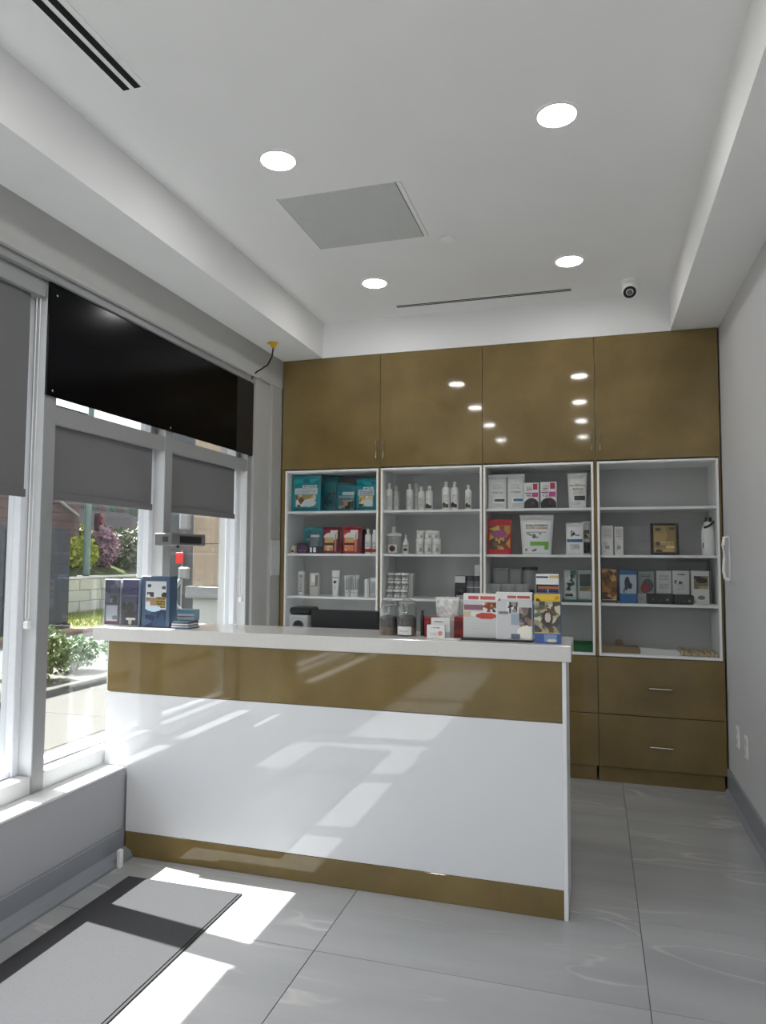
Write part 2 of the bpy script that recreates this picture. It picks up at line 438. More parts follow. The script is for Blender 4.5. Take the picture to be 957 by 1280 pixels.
wl = struct('wall_left', 'storefront wall with windows above a knee wall')
MB().box(-2.65, XW, YF, 5.45, 2.81, 3.45).build('header', M['wall_l'], wl)
MB().box(-2.56, -2.277, 1.68, 5.064, -.1, .43).build('knee_wall', M['knee'], wl)
MB().box(-2.56, -2.277, YF, .68, -.1, .43).build('knee_wall', M['knee'], wl)
MB().box(-2.65, -2.375, 4.652, 5.45, .43, 2.81).build('column', M['wall_l'], wl)
MB().bbox(-2.375, -2.35, 4.895, CABY-.002, .43, 2.81, .001).build('filler_panel', K(172, 172, 170, .25), wl, label='narrow darker grey filler beside the cabinets')
MB().bbox(-2.35, -2.344, 4.90, 5.055, 1.345, 1.615, .001).build('pale_rectangle', K(200, 201, 203, .3), wl, label='pale grey rectangle')  # thin rectangle, paler than the filler panel it sits on
MB().box(-3.22, -2.65, YF, 5.45, 2.98, 3.12).build('sun_blocker', M['wall_l'], wl)  # unseen overhang added to keep sun out of the transom strip
lg = struct('trim_1', 'white sunlit window ledge on top of the knee wall')
MB().bbox(-2.56, -2.272, 1.675, 5.06, .425, .437, .002).build('ledge', M['ledge'], lg)
MB().bbox(-2.56, -2.272, YF, .68, .425, .437, .002).build('ledge', M['ledge'], lg)
bl = struct('baseboard_left', 'two step grey baseboard on the knee wall')
MB().bbox(-2.277, -2.262, 1.68, 3.105, .04, .135, .003).build('board', M['base'], bl)
MB().prism([(-2.277, 0), (-2.212, 0), (-2.212, .012), (-2.225, .035), (-2.262, .05), (-2.277, .05)], 1.68, 3.105).build('cove', M['base'], bl)
hd = struct('trim_2', 'aluminium head trim above the windows')
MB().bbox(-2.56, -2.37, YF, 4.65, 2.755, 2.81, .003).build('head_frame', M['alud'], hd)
MB().bbox(-2.37, -2.345, YF, 4.65, 2.795, 2.815, .002).build('head_lip', M['wall_l'], hd)

# storefront posts, sills and panes
for k, (a, b) in enumerate([(.68, .75), (1.68, 1.75), (2.62, 2.69), (3.575, 3.645), (4.60, 4.652), (-1.0, -.93)]):
    st = struct('trim_%d' % (k+3), 'vertical aluminium window post')
    z0 = 0 if a in (.68,) else .437
    MB().bbox(-2.56, -2.40, a, b, z0, 2.755, .003).build('post', M['alu'], st)
    MB().bbox(-2.402, -2.396, a, b, max(z0, .44), 2.755, .001).build('inner_shade', M['alud'], st)  # darker strip: backlit shade of the post face put into colour
    MB().box(-2.522, -2.518, a-.004, a, z0+.08, 2.70).build('gasket', M['gasket'], st)
def bay(n, y0, y1, rail, z0=.437):
    wn = struct('window_%d' % n, 'storefront window bay')
    MB().bbox(-2.56, -2.402, y0, y1, z0, .515, .004).build('sill_frame', M['alu'], wn)
    MB().box(-2.515, -2.509, y0, y1, .50, 2.76).build('pane', M['glass'], wn)
    for a, b in ((y0, y0+.035), (y1-.04, y1)): MB().bbox(-2.545, -2.47, a, b, .515, 2.755, .003).build('sash_stile', M['sash'], wn)
    MB().bbox(-2.545, -2.48, y0+.035, y1-.04, .515, .54, .003).build('sash_rail', M['sash'], wn)
    MB().bbox(-2.545, -2.48, y0+.035, y1-.04, 2.72, 2.755, .003).build('sash_rail', M['sash'], wn)
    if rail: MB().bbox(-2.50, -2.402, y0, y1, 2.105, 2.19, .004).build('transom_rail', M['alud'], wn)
bay(1, 1.75, 2.62, False); bay(2, 2.69, 3.575, True); bay(3, 3.645, 4.60, True); bay(4, -.93, .68, False); bay(5, YF, -1.0, False)
dr = struct('door_1', 'glazed aluminium entrance door')
for a, b in ((.755, .85), (1.58, 1.675)): MB().bbox(-2.52, -2.47, a, b, .0, 2.15, .003).build('stile', M['alu'], dr)
MB().bbox(-2.52, -2.47, .85, 1.58, .0, .2, .003).build('rail', M['alu'], dr); MB().bbox(-2.52, -2.47, .75, 1.68, 2.15, 2.25, .003).build('rail', M['alu'], dr)
MB().box(-2.50, -2.494, .85, 1.58, .2, 2.15).build('pane', M['glass'], dr); MB().box(-2.50, -2.494, .75, 1.68, 2.25, 2.755).build('transom_pane', M['glass'], dr)
MB().tube([(-2.47, 1.5, .95), (-2.42, 1.5, .97), (-2.42, 1.5, 1.25), (-2.47, 1.5, 1.27)], .012).build('door_handle', M['chrome'], dr)

# blinds
def blind(y0, y1, ztop, label, chain_y):
    t = thing('roller_blind', (-2.43, (y0+y1)/2, ztop), label, 'blind')
    MB().box(-2.4312, -2.4295, y0, y1, 1.785, ztop).build('fabric', M['blind'], t)
    MB().bbox(-2.437, -2.422, y0-.002, y1+.006, 1.752, 1.788, .003).build('bottom_bar', M['blindbar'], t)
    return t
b1 = blind(1.78, 2.548, 2.69, 'tall charcoal roller blind at the left edge, the largest of the three', 2.60)
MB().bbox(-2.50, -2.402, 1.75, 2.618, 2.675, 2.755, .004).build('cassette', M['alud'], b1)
b2 = blind(2.70, 3.492, 2.108, 'charcoal roller blind below the black panel, left of the post with the grey box', 3.54)
b3 = blind(3.665, 4.462, 2.108, 'charcoal roller blind nearest the cabinets, right of the post with the grey box', 4.56)
for b, y in ((b1, 2.585), (b3, 4.57)):
    zt = 2.67 if b is b1 else 2.10
    MB().tube([(-2.43, y, zt), (-2.43, y, 1.22), (-2.425, y+.004, 1.19), (-2.42, y+.008, 1.22), (-2.42, y+.012, zt)], .0022, 5).build('pull_chain', M['plate'], b)
    MB().bbox(-2.44, -2.412, y-.004, y+.018, 1.165, 1.20, .004).build('chain_tensioner', M['plate'], b)
# black panel across the transoms
bp = thing('black_wall_panel', (-2.39, 3.62, 2.225), 'long glossy black panel mounted across the top of the windows', 'panel')
MB().bbox(-2.398, -2.386, 2.616, 4.40, 2.225, 2.752, .001).build('panel_sheet', M['black'], bp)
MB().bbox(-2.398, -2.383, 4.402, 4.642, 2.222, 2.752, .001).build('panel_sheet', M['blackm'], bp, label='matt black right end section')
for y, z in ((2.66, 2.70), (2.65, 2.25), (3.60, 2.245)):
    MB().lathe([(.006, 0), (.006, .003), (.003, .005)], n=10).build('screw', M['chrome'], bp)
    s = bpy.data.objects[-1] if False else COL.objects[-1]
    s.location = (-2.386-bp.location.x, y-bp.location.y, z-bp.location.z); s.rotation_euler = (0, radians(90), 0)
    me = s.data
    for v in me.vertices: v.co += bp.location
cb = MB().tube([(-2.384, 4.58, 2.752), (-2.36, 4.585, 2.80), (-2.34, 4.60, 2.83), (-2.30, 4.60, 2.85), (-2.25, 4.595, 2.875), (-2.215, 4.59, 2.93), (-2.205, 4.59, 3.0)], .006).build('power_cable', M['blackm'])
tag(cb, 'black cable drooping from the yellow fitting to the black panel', 'cable')
yf = thing('cable_fitting', (-2.205, 4.59, 3.0), 'small yellow cable fitting on the underside of the soffit', 'fitting')
MB().lathe([(.010, -.01), (.013, .0), (.030, .028), (.034, .034)], n=14).build('fitting_cone', M['yellow'], yf, smooth=True, local=True)
MB().bbox(-.045, .02, -.012, .012, .026, .034, .001).build('fitting_tab', M['yellow'], yf, local=True)
# grey sensor box on the post
sb = thing('sensor_box', (-2.34, 3.60, 1.55), 'grey metal box with dark windows fixed to the window post', 'box')
MB().bbox(-2.40, -2.285, 3.49, 3.85, 1.553, 1.622, .004).build('housing', K(100, 100, 98, .5), sb)
MB().box(-2.345, -2.31, 3.488, 3.492, 1.572, 1.602).build('front_window', M['blackm'], sb)
MB().box(-2.287, -2.283, 3.57, 3.80, 1.566, 1.606).build('side_window', M['blackm'], sb)
MB().lathe([(.008, 1.54), (.01, 1.553)], -2.33, 3.62, 10).build('knob', M['blackm'], sb)

# ------------------------------------------------------------------ ceiling fittings
def downlight(x, y, label, group=None):
    t = thing('ceiling_light', (x, y, ZC), label, 'ceiling light', group)
    MB().lathe([(.092, 0), (.09, -.005), (.078, -.006), (.076, 0)], n=40, cap=False).build('trim_ring', M['plate'], t, smooth=True, local=True)
    MB().disc(0, 0, -.003, .077, 40).build('diffuser', M['lamp'], t, local=True)
    return t
downlight(-1.37, 2.87, 'round recessed ceiling light, left one of the front pair')
downlight(-1.38, 4.39, 'round recessed ceiling light, left one of the pair near the cabinets')
downlight(-.127, 2.88, 'round recessed ceiling light, right one of the front pair, largest in view')
downlight(-.128, 4.376, 'round recessed ceiling light near the small camera, right one of the rear pair')
for x in (-1.37, -.15):
    for y, l in ((1.65, 'first'), (.45, 'second'), (-.85, 'third')):
        downlight(x, y, 'recessed light behind the viewer, %s glint below the top in the %s row' % (l, 'left' if x < -1 else 'right'), 'ceiling lights behind the viewer')
ap = thing('ceiling_access_panel', (-1.2, 3.5, ZC), 'square grey access panel in the white ceiling', 'panel')
MB().bbox(-1.525, -.905, 3.20, 3.80, ZC-.006, ZC, .001).build('panel_door', K(196, 198, 197, .6), ap)
MB().bbox(-.90, -.878, 3.195, 3.805, ZC-.008, ZC, .001).build('frame_edge', M['ceil'], ap)
MB().box(-.905, -.90, 3.20, 3.80, ZC-.002, ZC).build('gap', M['void'], ap)
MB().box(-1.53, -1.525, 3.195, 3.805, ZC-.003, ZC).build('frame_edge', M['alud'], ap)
def slot_vent(x0, x1, y0, y1, label, along_y, nslots):
    t = thing('linear_vent', ((x0+x1)/2, (y0+y1)/2, ZC), label, 'air vent')
    MB().bbox(x0, x1, y0, y1, ZC-.005, ZC, .001).build('vent_frame', M['plate'], t)
    for k in range(nslots):
        if along_y:
            wd = (x1-x0-.02); a = x0+.018+wd*k/nslots; MB().box(a, a+wd/nslots-.022, y0+.01, y1-.012, ZC-.0075, ZC-.004).build('slot', M['void'], t)
        else:
            wd = (y1-y0); a = y0+.008+wd*k/nslots; MB().box(x0+.006, x1-.006, a, a+wd/nslots-.014, ZC-.0075, ZC-.004).build('slot', M['void'], t)
    return t
slot_vent(-1.755, -1.635, .3, 2.26, 'long linear air vent with two black slots in the upper left of the ceiling', True, 2)
slot_vent(-1.36, -.125, 4.825, 4.872, 'thin linear air vent close to the cabinets', False, 2)
sp = MB().lathe([(.047, ZC-.001), (.047, ZC-.006), (.042, ZC-.009)], -.783, 3.88, 28).build('sprinkler_cover', M['plate'], smooth=True); tag(sp, 'small round white cover plate beside the access panel', 'cover plate')
sc = thing('security_camera', (.237, 4.80, ZC), 'small white security camera with black lens on the ceiling', 'camera')
MB().lathe([(.052, 0), (.052, -.012), (.035, -.02)], n=24).build('mount', M['plate'], sc, smooth=True, local=True)
MB().tube([(0, 0, -.015), (0, -.01, -.045)], .018, 12).build('arm', M['plate'], sc, smooth=True, local=True)
cbm = MB().lathe([(.034, -.075), (.046, -.065), (.048, .045), (.044, .055)], n=24).build('camera_body', M['plate'], sc, smooth=True, local=True)
aim = (Vector((0.0, -1.0, -0.95))).normalized().to_track_quat('Z', 'Y').to_euler()
cbm.location = (0, -.02, -.062); cbm.rotation_euler = aim
ln = MB().lathe([(.040, .050), (.040, .058), (.024, .0585), (.022, .052)], n=24).build('lens_ring', M['blackm'], cbm, smooth=True, local=True)
MB().lathe([(.018, .058), (.012, .062), (.004, .063)], n=16).build('lens', K(110, 110, 110, .2), cbm, smooth=True, local=True)

# ------------------------------------------------------------------ right wall fittings
def outlet(y, label):
    t = thing('wall_outlet', (XR, y, .43), label, 'outlet')
    MB().bbox(XR-.007, XR, y-.037, y+.037, .37, .495, .002).build('cover_plate', M['plate'], t)
    for z in (.405, .46): MB().bbox(XR-.010, XR-.006, y-.018, y+.018, z-.015, z+.015, .002).build('socket', K(210, 210, 208, .35), t)
outlet(4.735, 'white wall outlet low on the right wall, the one nearer the drawers')
outlet(4.48, 'white wall outlet low on the right wall, the one nearer the viewer')
ph = thing('wall_handset', (XR, 4.84, 1.5), 'white curved handset hanging on the right wall beside the shelves', 'handset')
MB().tube([(XR-.012, 4.845, 1.63), (XR-.035, 4.845, 1.625), (XR-.042, 4.84, 1.58), (XR-.036, 4.84, 1.50), (XR-.042, 4.84, 1.42), (XR-.035, 4.84, 1.375), (XR-.012, 4.84, 1.365)], .010, 10).build('grip', M['plate'], ph, smooth=True)
MB().bbox(XR-.014, XR, 4.825, 4.86, 1.36, 1.64, .004).build('wall_cradle', M['wall'], ph)

# ------------------------------------------------------------------ cabinet wall
BX = [-2.345, -1.541, -.767, .012, .80]
for k in (0, 2):
    x0, x1 = BX[k], BX[k+2]
    t = thing('upper_cabinet', ((x0+x1)/2, CABY, 2.165), 'tall glossy bronze upper cabinet with two doors above the %s pair of shelf units' % ('left' if k == 0 else 'right'), 'cabinet')
    MB().box(x0+.001, x1-.001, CABY+.022, 5.44, 2.168, ZS-.001).build('carcass', M['white_s'], t)
    for q in (0, 1):
        a, b = BX[k+q]+.0015, BX[k+q+1]-.0015
        d = MB().bbox(a, b, CABY, CABY+.02, 2.168, ZS-.003, .0012).build('door', M['veneer'], t)
        hx = (b-.022) if q == 0 else (a+.030)
        MB().tube([(hx, CABY, 2.235), (hx, CABY-.028, 2.235), (hx, CABY-.03, 2.24), (hx, CABY-.03, 2.352), (hx, CABY-.028, 2.357), (hx, CABY, 2.357)], .0055, 8).build('handle', M['chrome'], d)
su = thing('cabinet_surround', (-.77, CABY, .84), 'bronze filler strips framing the shelf units', 'cabinet')
FR = [(-2.311, -1.552), (-1.532, -.773), (-.762, -.003), (.022, .786)]
Z0, Z1 = .833, 2.157
for a, b in ((BX[0], FR[0][0]-.001), (FR[0][1]+.001, FR[1][0]-.001), (FR[1][1]+.001, FR[2][0]-.001), (FR[2][1]+.001, FR[3][0]-.001), (FR[3][1]+.001, BX[4])):
    MB().box(a, b, CABY+.004, 5.44, Z0-.003, 2.166).build('filler_strip', M['veneer'], su)
ordn = ['leftmost shelf unit, stocked with teal pouches', 'second shelf unit, stocked with white bottles', 'third shelf unit, stocked with bags', 'rightmost shelf unit, with a framed plaque']
SHZ = (1.842, 1.515, 1.187)
for k, (a, b) in enumerate(FR):
    t = thing('shelf_unit', ((a+b)/2, CABY, Z0), 'white glass fronted '+ordn[k], 'shelf unit')
    y0 = CABY+.016; TH = .016
    MB().box(a, a+TH, y0, 5.43, Z0, Z1).build('side_panel', M['white_s'], t); MB().box(b-TH, b, y0, 5.43, Z0, Z1).build('side_panel', M['white_s'], t)
    MB().box(a+TH, b-TH, y0, 5.43, Z1-.018, Z1).build('top_panel', M['white_s'], t); MB().box(a+TH, b-TH, y0, 5.43, Z0, Z0+.018).build('bottom_panel', M['white_s'], t)
    MB().box(a+TH, b-TH, 5.42, 5.43, Z0+.018, Z1-.018).build('back_panel', M['back'], t)
    for z in SHZ: MB().bbox(a+TH, b-TH, y0+.004, 5.42, z-.018, z, .0015).build('shelf', M['white_s'], t)
    d = MB(); F = .014
    d.bbox(a, a+F, CABY-.004, CABY+.014, Z0, Z1, .001); d.bbox(b-F, b, CABY-.004, CABY+.014, Z0, Z1, .001)
    d.bbox(a+F, b-F, CABY-.004, CABY+.014, Z1-F, Z1, .001); d.bbox(a+F, b-F, CABY-.004, CABY+.014, Z0, Z0+F, .001)
    dd = d.build('door_frame', M['plate'], t)
    MB().box(a+F, b-F, CABY+.003, CABY+.007, Z0+F, Z1-F).build('door_glass', M['cglass'], dd)
for k in range(4):
    a, b = BX[k], BX[k+1]
    t = thing('base_cabinet', ((a+b)/2, CABY, 0), ['bronze base cabinet with two drawers at the far left, hidden behind the counter', 'bronze base cabinet with two drawers behind the middle of the counter', 'bronze base cabinet partly hidden by the right end of the counter', 'bronze base cabinet with two wide drawers beside the right wall'][k], 'cabinet')
    MB().box(a+.001, b-.001, CABY+.022, 5.44, .098, Z0-.004).build('carcass', M['veneer'], t)
    MB().box(a+.001, b-.015, CABY+.012, 5.40, 0, .098).build('plinth', M['veneer'], t)
    for z0, z1, hz in ((.10, .444, .255), (.449, Z0-.005, .635)):
        d = MB().bbox(a+.0015, b-.0015, CABY, CABY+.02, z0, z1, .0012).build('drawer_front', M['veneer'], t)
        cx = (a+b)/2
        MB().tube([(cx-.067, CABY, hz), (cx-.067, CABY-.028, hz), (cx-.062, CABY-.03, hz), (cx+.062, CABY-.03, hz), (cx+.067, CABY-.028, hz), (cx+.067, CABY, hz)], .0055, 8).build('handle', M['chrome'], d)

# ------------------------------------------------------------------ reception counter
KY = 3.11
rc = thing('reception_counter', (-1.2, KY, 0), 'glossy white reception counter with bronze bands along top and foot', 'counter')
MB().box(-2.260, -.14, KY+.02, 3.43, 0, .44).build('counter_body', M['white_s'], rc)
MB().box(-2.265, -.14, KY+.02, 3.43, .44, 1.058).build('counter_body', M['white_s'], rc)
wp = MB(); wp.prism([(-2.262, .122), (-.138, .122), (-.138, .800), (-2.398, .800), (-2.398, .442), (-2.262, .442)][::-1], KY, KY+.019)
wp.build('front_panel', M['white'], rc, label='large glossy white front panel')
MB().bbox(-2.392, -.138, KY, KY+.019, .803, 1.056, .001).build('upper_band', M['veneer'], rc, label='glossy bronze band')
MB().box(-2.398, -2.393, KY, 3.43, .803, 1.056).build('edge_strip', M['white_s'], rc)
MB().bbox(-2.262, -.138, KY, KY+.019, 0.001, .119, .001).build('foot_band', M['veneer'], rc, label='glossy bronze band')
MB().bbox(-.1375, -.121, KY-.002, 3.46, 0, 1.058, .001).build('end_panel', M['white_s'], rc)
ct = MB().bbox(-2.482, -.10, KY-.012, 3.46, 1.058, 1.126, .003).build('countertop', M['slab']); tag(ct, 'thick pale stone countertop on the reception counter', 'countertop')
sd_ = thing('staff_desk', (-1.2, 3.8, 0), 'white staff desk hidden behind the reception counter', 'desk')
MB().bbox(-2.25, -.16, 3.465, 4.05, .90, .93, .002).build('desk_top', M['white_s'], sd_)
for x in (-2.23, -1.2, -.18): MB().box(x, x+.02, 3.48, 4.03, 0, .90).build('desk_leg', M['white_s'], sd_)

# mat and odd bits on the floor
mt = thing('entrance_mat', (-1.8, 2.0, 0), 'dark grey ribbed entrance mat with black rubber edge, partly sunlit', 'mat')
MB().box(-2.095, -1.51, .9, 2.915, 0.0005, .006).build('rubber_backing', M['matedge'], mt)
MB().box(-2.085, -1.522, .91, 2.905, .006, .009).build('carpet', M['mat'], mt)
ec = MB().bbox(-2.210, -2.188, 2.975, 3.0, 0, .085, .003).build('baseboard_end_cap', M['plate']); tag(ec, 'small white end piece standing by the corner of knee wall and counter', 'end cap')

# ================================================================== SHELF CONTENTS
WHT = K(228, 228, 226, .35); OFF = K(214, 212, 206, .4); GRYL = K(190, 190, 188, .4)
TEAL = surf('teal_foil', (20, 134, 146), .3, var=.12, scale=30); TEALD = surf('teal_foil_dark', (12, 86, 96), .32, var=.15, scale=30)
MAR = surf('maroon_foil', (120, 24, 44), .3, var=.1); REDF = surf('red_foil', (190, 30, 34), .3, var=.1)
SLV = surf('silver_foil', (206, 207, 208), .3, var=.06, scale=40); DARK = K(44, 42, 44, .4)
tan = [(170, 140, 90), (120, 84, 50), (205, 184, 140), (90, 66, 44), (222, 214, 200)]
food = [(196, 160, 92), (168, 128, 66), (212, 182, 120), (150, 108, 60)]
def tealart(s): return [('f', (24, 138, 150)), ('m', 0, .86, 1, 1, [(24, 120, 130), (40, 170, 178)], 6), ('r', .36, .72, .92, .80, (222, 224, 224)), ('t', .40, .735, .88, .79, (60, 60, 62), 2),
    ('r', .06, .50, .96, .70, (196, 202, 206)), ('t', .12, .53, .9, .68, (110, 116, 122), 3), ('m', .12, .10, .90, .48, tan, 22), ('e', .66, .22, .26, .13, (200, 208, 210)), ('r', 0, 0, 1, .05, (18, 100, 112))]
Y1 = 5.155
S1, S2, S3, S4 = 1.8421, 1.5151, 1.1871, .8512
G = 'products on the shelves'
# -- unit 1, top shelf
def ZC_(x0, x1): return (x0+x1)/2
pouch((-2.166, Y1, S1), .238, .285, .08, TEAL, tealart(1), 'largest teal pouch with a white band, at the left of the top shelf', 'teal pouches', seed=1)
pouch((-1.985, Y1+.06, S1), .13, .275, .10, TEALD, [('f', (16, 96, 106)), ('m', .1, .1, .9, .6, [(20, 50, 56), (14, 80, 90), (60, 80, 84)], 14)], 'dark teal pouch turned sideways between two teal pouches, top shelf', 'teal pouches', seed=2)
pouch((-1.842, Y1+.02, S1), .168, .225, .09, TEALD, [('f', (14, 104, 118)), ('r', .34, .60, .98, .72, (170, 184, 190)), ('r', .1, .46, .98, .58, (120, 140, 150)), ('m', .15, .04, .95, .40, [(40, 36, 32), (24, 22, 24), (92, 100, 104), (150, 130, 104)], 12)], 'shorter dark teal pouch, second from the right on the top shelf', 'teal pouches', seed=3)  # darker teal foil and print than the bright pouches
pouch((-1.668, Y1-.01, S1), .158, .25, .08, TEAL, tealart(4), 'bright teal pouch at the right end of the top shelf of the leftmost unit', 'teal pouches', seed=4)
# second shelf
pouch((-2.13, Y1+.08, S2), .185, .21, .07, TEAL, [('f', (18, 116, 128)), ('r', .36, .66, .8, .78, (206, 210, 212)), ('r', .1, .5, .8, .62, (120, 140, 148)), ('r', .35, .2, .75, .5, (150, 160, 164)), ('m', .1, 0, .9, .2, [(14, 60, 66), (24, 96, 106)], 6)], 'single teal pouch on the second shelf, behind the small purple tin', 'teal pouches', seed=5)
bottle((-2.262, Y1-.03, S2), .062, .022, 'tiny cream bottle at the left end of the second shelf', 'small goods on the second shelf', K(206, 200, 170), K(214, 210, 190), [('f', (210, 204, 176)), ('r', .3, .2, .7, .7, (60, 50, 30))], 'flip')
t = thing('treat_tin', (-2.182, Y1-.03, S2), 'small purple tin with dark lid beside the tiny cream bottle', 'tin', 'small goods on the second shelf')
MB().lathe([(.044, 0), (.046, .004), (.046, .058), (.044, .062)], n=24).build('tin_body', K(78, 40, 84, .35), t, smooth=True, local=True)
MB().lathe([(.047, .056), (.047, .076), (.043, .08)], n=24).build('lid', K(40, 26, 34, .35), t, smooth=True, local=True)
art_panel(lambda u, v: (.0468*cos(radians(-160+140*u)), .0468*sin(radians(-160+140*u)), .008+.045*v), .08, .045, [('f', (84, 44, 92)), ('m', .1, .2, .9, .8, [(130, 90, 130), (60, 30, 60), (100, 60, 100)], 8)]).build('printed_label', M['pr'], t, local=True)
carton((-2.066, Y1-.03, S2), .10, .055, .06, DARK, [('f', (30, 32, 40)), ('r', .05, .15, .55, .85, (224, 226, 230)), ('r', .22, .15, .32, .85, (40, 44, 60))], 'low dark box with a white label panel, in front of the teal pouch', 'small goods on the second shelf')
def strips(base, s): return [('f', base), ('r', .42, .86, .95, .98, (222, 214, 212)), ('e', .5, .70, .46, .17, (214, 210, 208)), ('r', .08, .42, .66, .66, (206, 176, 122)), ('t', .08, .42, .66, .66, (176, 136, 80), 5), ('r', .08, .32, .66, .40, (60, 40, 36)), ('r', .08, .06, .62, .31, (214, 178, 130)), ('m', .12, .08, .58, .28, [(222, 130, 90), (226, 200, 150), (190, 150, 100)], 9), ('r', .70, .04, .80, .80, (170, 140, 110)), ('r', .84, 0, 1, 1, tuple(int(c*.5) for c in base))]
pouch((-1.948, Y1, S2), .155, .205, .07, MAR, strips((128, 26, 44), 1), 'maroon pouch with tan window, left of the brighter red pouch', 'red treat pouches', seed=6)
pouch((-1.783, Y1, S2), .155, .207, .07, MAR, strips((196, 34, 36), 2), 'red pouch with tan window, right of the maroon pouch', 'red treat pouches', sealmat=REDF, seed=7)
pouch((-1.706, Y1+.08, S2), .045, .19, .05, DARK, [('f', (60, 54, 56))], 'narrow dark pouch behind the white bottles on the second shelf', None, seal=False)
bottle((-1.658, Y1, S2), .19, .024, 'white bottle with red base band, the pointed one on the second shelf', 'white bottles with red bands', WHT, WHT, [('f', (226, 224, 222)), ('r', 0, 0, 1, .25, (186, 30, 32)), ('t', .2, .4, .8, .9, (150, 150, 150), 5)], 'ball')
bottle((-1.608, Y1+.01, S2), .183, .021, 'white bottle with red base band, tucked against the right side panel', 'white bottles with red bands', WHT, WHT, [('f', (222, 222, 222)), ('r', 0, .0, 1, .28, (186, 36, 30)), ('t', .2, .4, .8, .9, (150, 150, 150), 5)], 'flip')
# third shelf
carton((-2.201, Y1, S3), .046, .185, .035, OFF, [('f', (206, 206, 202)), ('r', .2, .12, .8, .9, (150, 150, 148)), ('t', .28, .2, .7, .8, (200, 200, 198), 6), ('e', .5, .08, .3, .05, (235, 235, 235))], 'very slim white carton at the left of the third shelf', 'cartons and tubes on the third shelf')
carton((-2.089, Y1, S3), .072, .175, .04, OFF, [('f', (208, 204, 194)), ('r', .18, .6, .62, .92, (232, 228, 214)), ('r', .62, .42, .95, .92, (120, 120, 120)), ('r', .05, .40, .95, .46, (150, 148, 142)), ('r', .0, .0, 1, .38, (192, 190, 184))], 'cream carton with a grey corner, second from left on the third shelf', 'cartons and tubes on the third shelf')
squeeze_tube((-1.914, Y1-.01, S3), .198, .065, 'tall white tube with a black dot, tallest on the third shelf', 'cartons and tubes on the third shelf', WHT, WHT, [('f', (226, 226, 224)), ('r', 0, .74, 1, .8, (150, 150, 150)), ('e', .45, .5, .22, .08, (30, 32, 34)), ('t', .3, .1, .7, .35, (180, 180, 178), 5)])
for dx, l in ((-1.825, 'left one'), (-1.79, 'middle one'), (-1.76, 'right one')):
    squeeze_tube((dx, Y1+(.0 if dx < -1.8 else .025), S3), .16, .044, 'silver grey tube in a group of three on the third shelf, %s' % l, 'three silver tubes', SLV, WHT, [('f', (150, 150, 150)), ('r', .0, 0, .25, 1, (222, 222, 222)), ('r', .6, 0, .75, 1, (206, 206, 206)), ('r', 0, 0, 1, .16, (225, 225, 225))])
carton((-1.657, Y1-.01, S3), .034, .135, .04, WHT, [('f', (226, 226, 226)), ('r', .6, 0, 1, 1, (190, 190, 190))], 'low white carton left of the pair at the right end of the third shelf', 'cartons and tubes on the third shelf')
carton((-1.612, Y1+.01, S3), .05, .15, .04, OFF, [('f', (196, 196, 194)), ('r', .1, .8, .95, .95, (226, 226, 226)), ('r', .2, .2, .8, .7, (170, 170, 168))], 'white carton touching the right side on the third shelf', 'cartons and tubes on the third shelf')
# -- unit 2
bsh = [('f', (220, 220, 216)), ('t', .25, .45, .75, .9, (176, 176, 172), 6), ('e', .35, .2, .22, .2, (70, 54, 40)), ('e', .62, .14, .2, .14, (60, 58, 56))]
bsp = [('f', (204, 204, 200)), ('t', .2, .2, .8, .9, (160, 160, 156), 9)]
names = ['leftmost', 'second from left', 'third from left', 'fourth from left', 'fifth from left', 'sixth from left', 'seventh from left', 'second from right', 'rightmost']
CLR = M['plastic']
for i, (x, h, r, y, mt_, sh) in enumerate([(-1.490, .210, .025, 0, OFF, bsp), (-1.452, .200, .022, .05, GRYL, bsp), (-1.330, .201, .026, 0, OFF, bsp), (-1.292, .212, .022, .06, GRYL, bsp), (-1.240, .180, .026, 0, OFF, bsp), (-1.182, .185, .028, .01, OFF, bsh), (-1.053, .212, .028, 0, WHT, bsh), (-.988, .212, .028, 0, WHT, bsh), (-.886, .185, .023, 0, WHT, bsh)]):
    bottle((x, Y1+y, S1), h, r, 'white round bottle on the top shelf, %s of nine' % names[i], 'white bottles on the top shelf', mt_, mt_ if mt_ is not WHT else WHT, sh, 'ball', neck=.4)
jr = thing('pump_jar', (-1.455, Y1+.01, S2), 'wide clear jar with pump top and a dark logo on the second shelf', 'jar')
MB().lathe([(.050, 0), (.054, .006), (.054, .115), (.05, .132), (.045, .138)], n=24).build('jar_body', M['plastic'], jr, smooth=True, local=True)
MB().lathe([(.056, .134), (.058, .138), (.056, .152), (.02, .158), (.012, .175), (.014, .19), (.018, .20), (.008, .205)], n=20).build('pump_top', OFF, jr, smooth=True, local=True)
art_panel(lambda u, v: (.0546*cos(radians(-130+80*u)), .0546*sin(radians(-130+80*u)), .01+.06*v), .07, .06, [('f', (206, 204, 198)), ('e', .5, .5, .3, .4, (70, 44, 34))]).build('printed_label', M['pr'], jr, local=True)
bottle((-1.36, Y1, S2), .148, .021, 'small white bottle with a long pointed nozzle', None, WHT, WHT, [('f', (222, 220, 210)), ('e', .5, .3, .3, .16, (70, 60, 50)), ('r', .2, .55, .8, .85, (160, 150, 130))], 'taper')
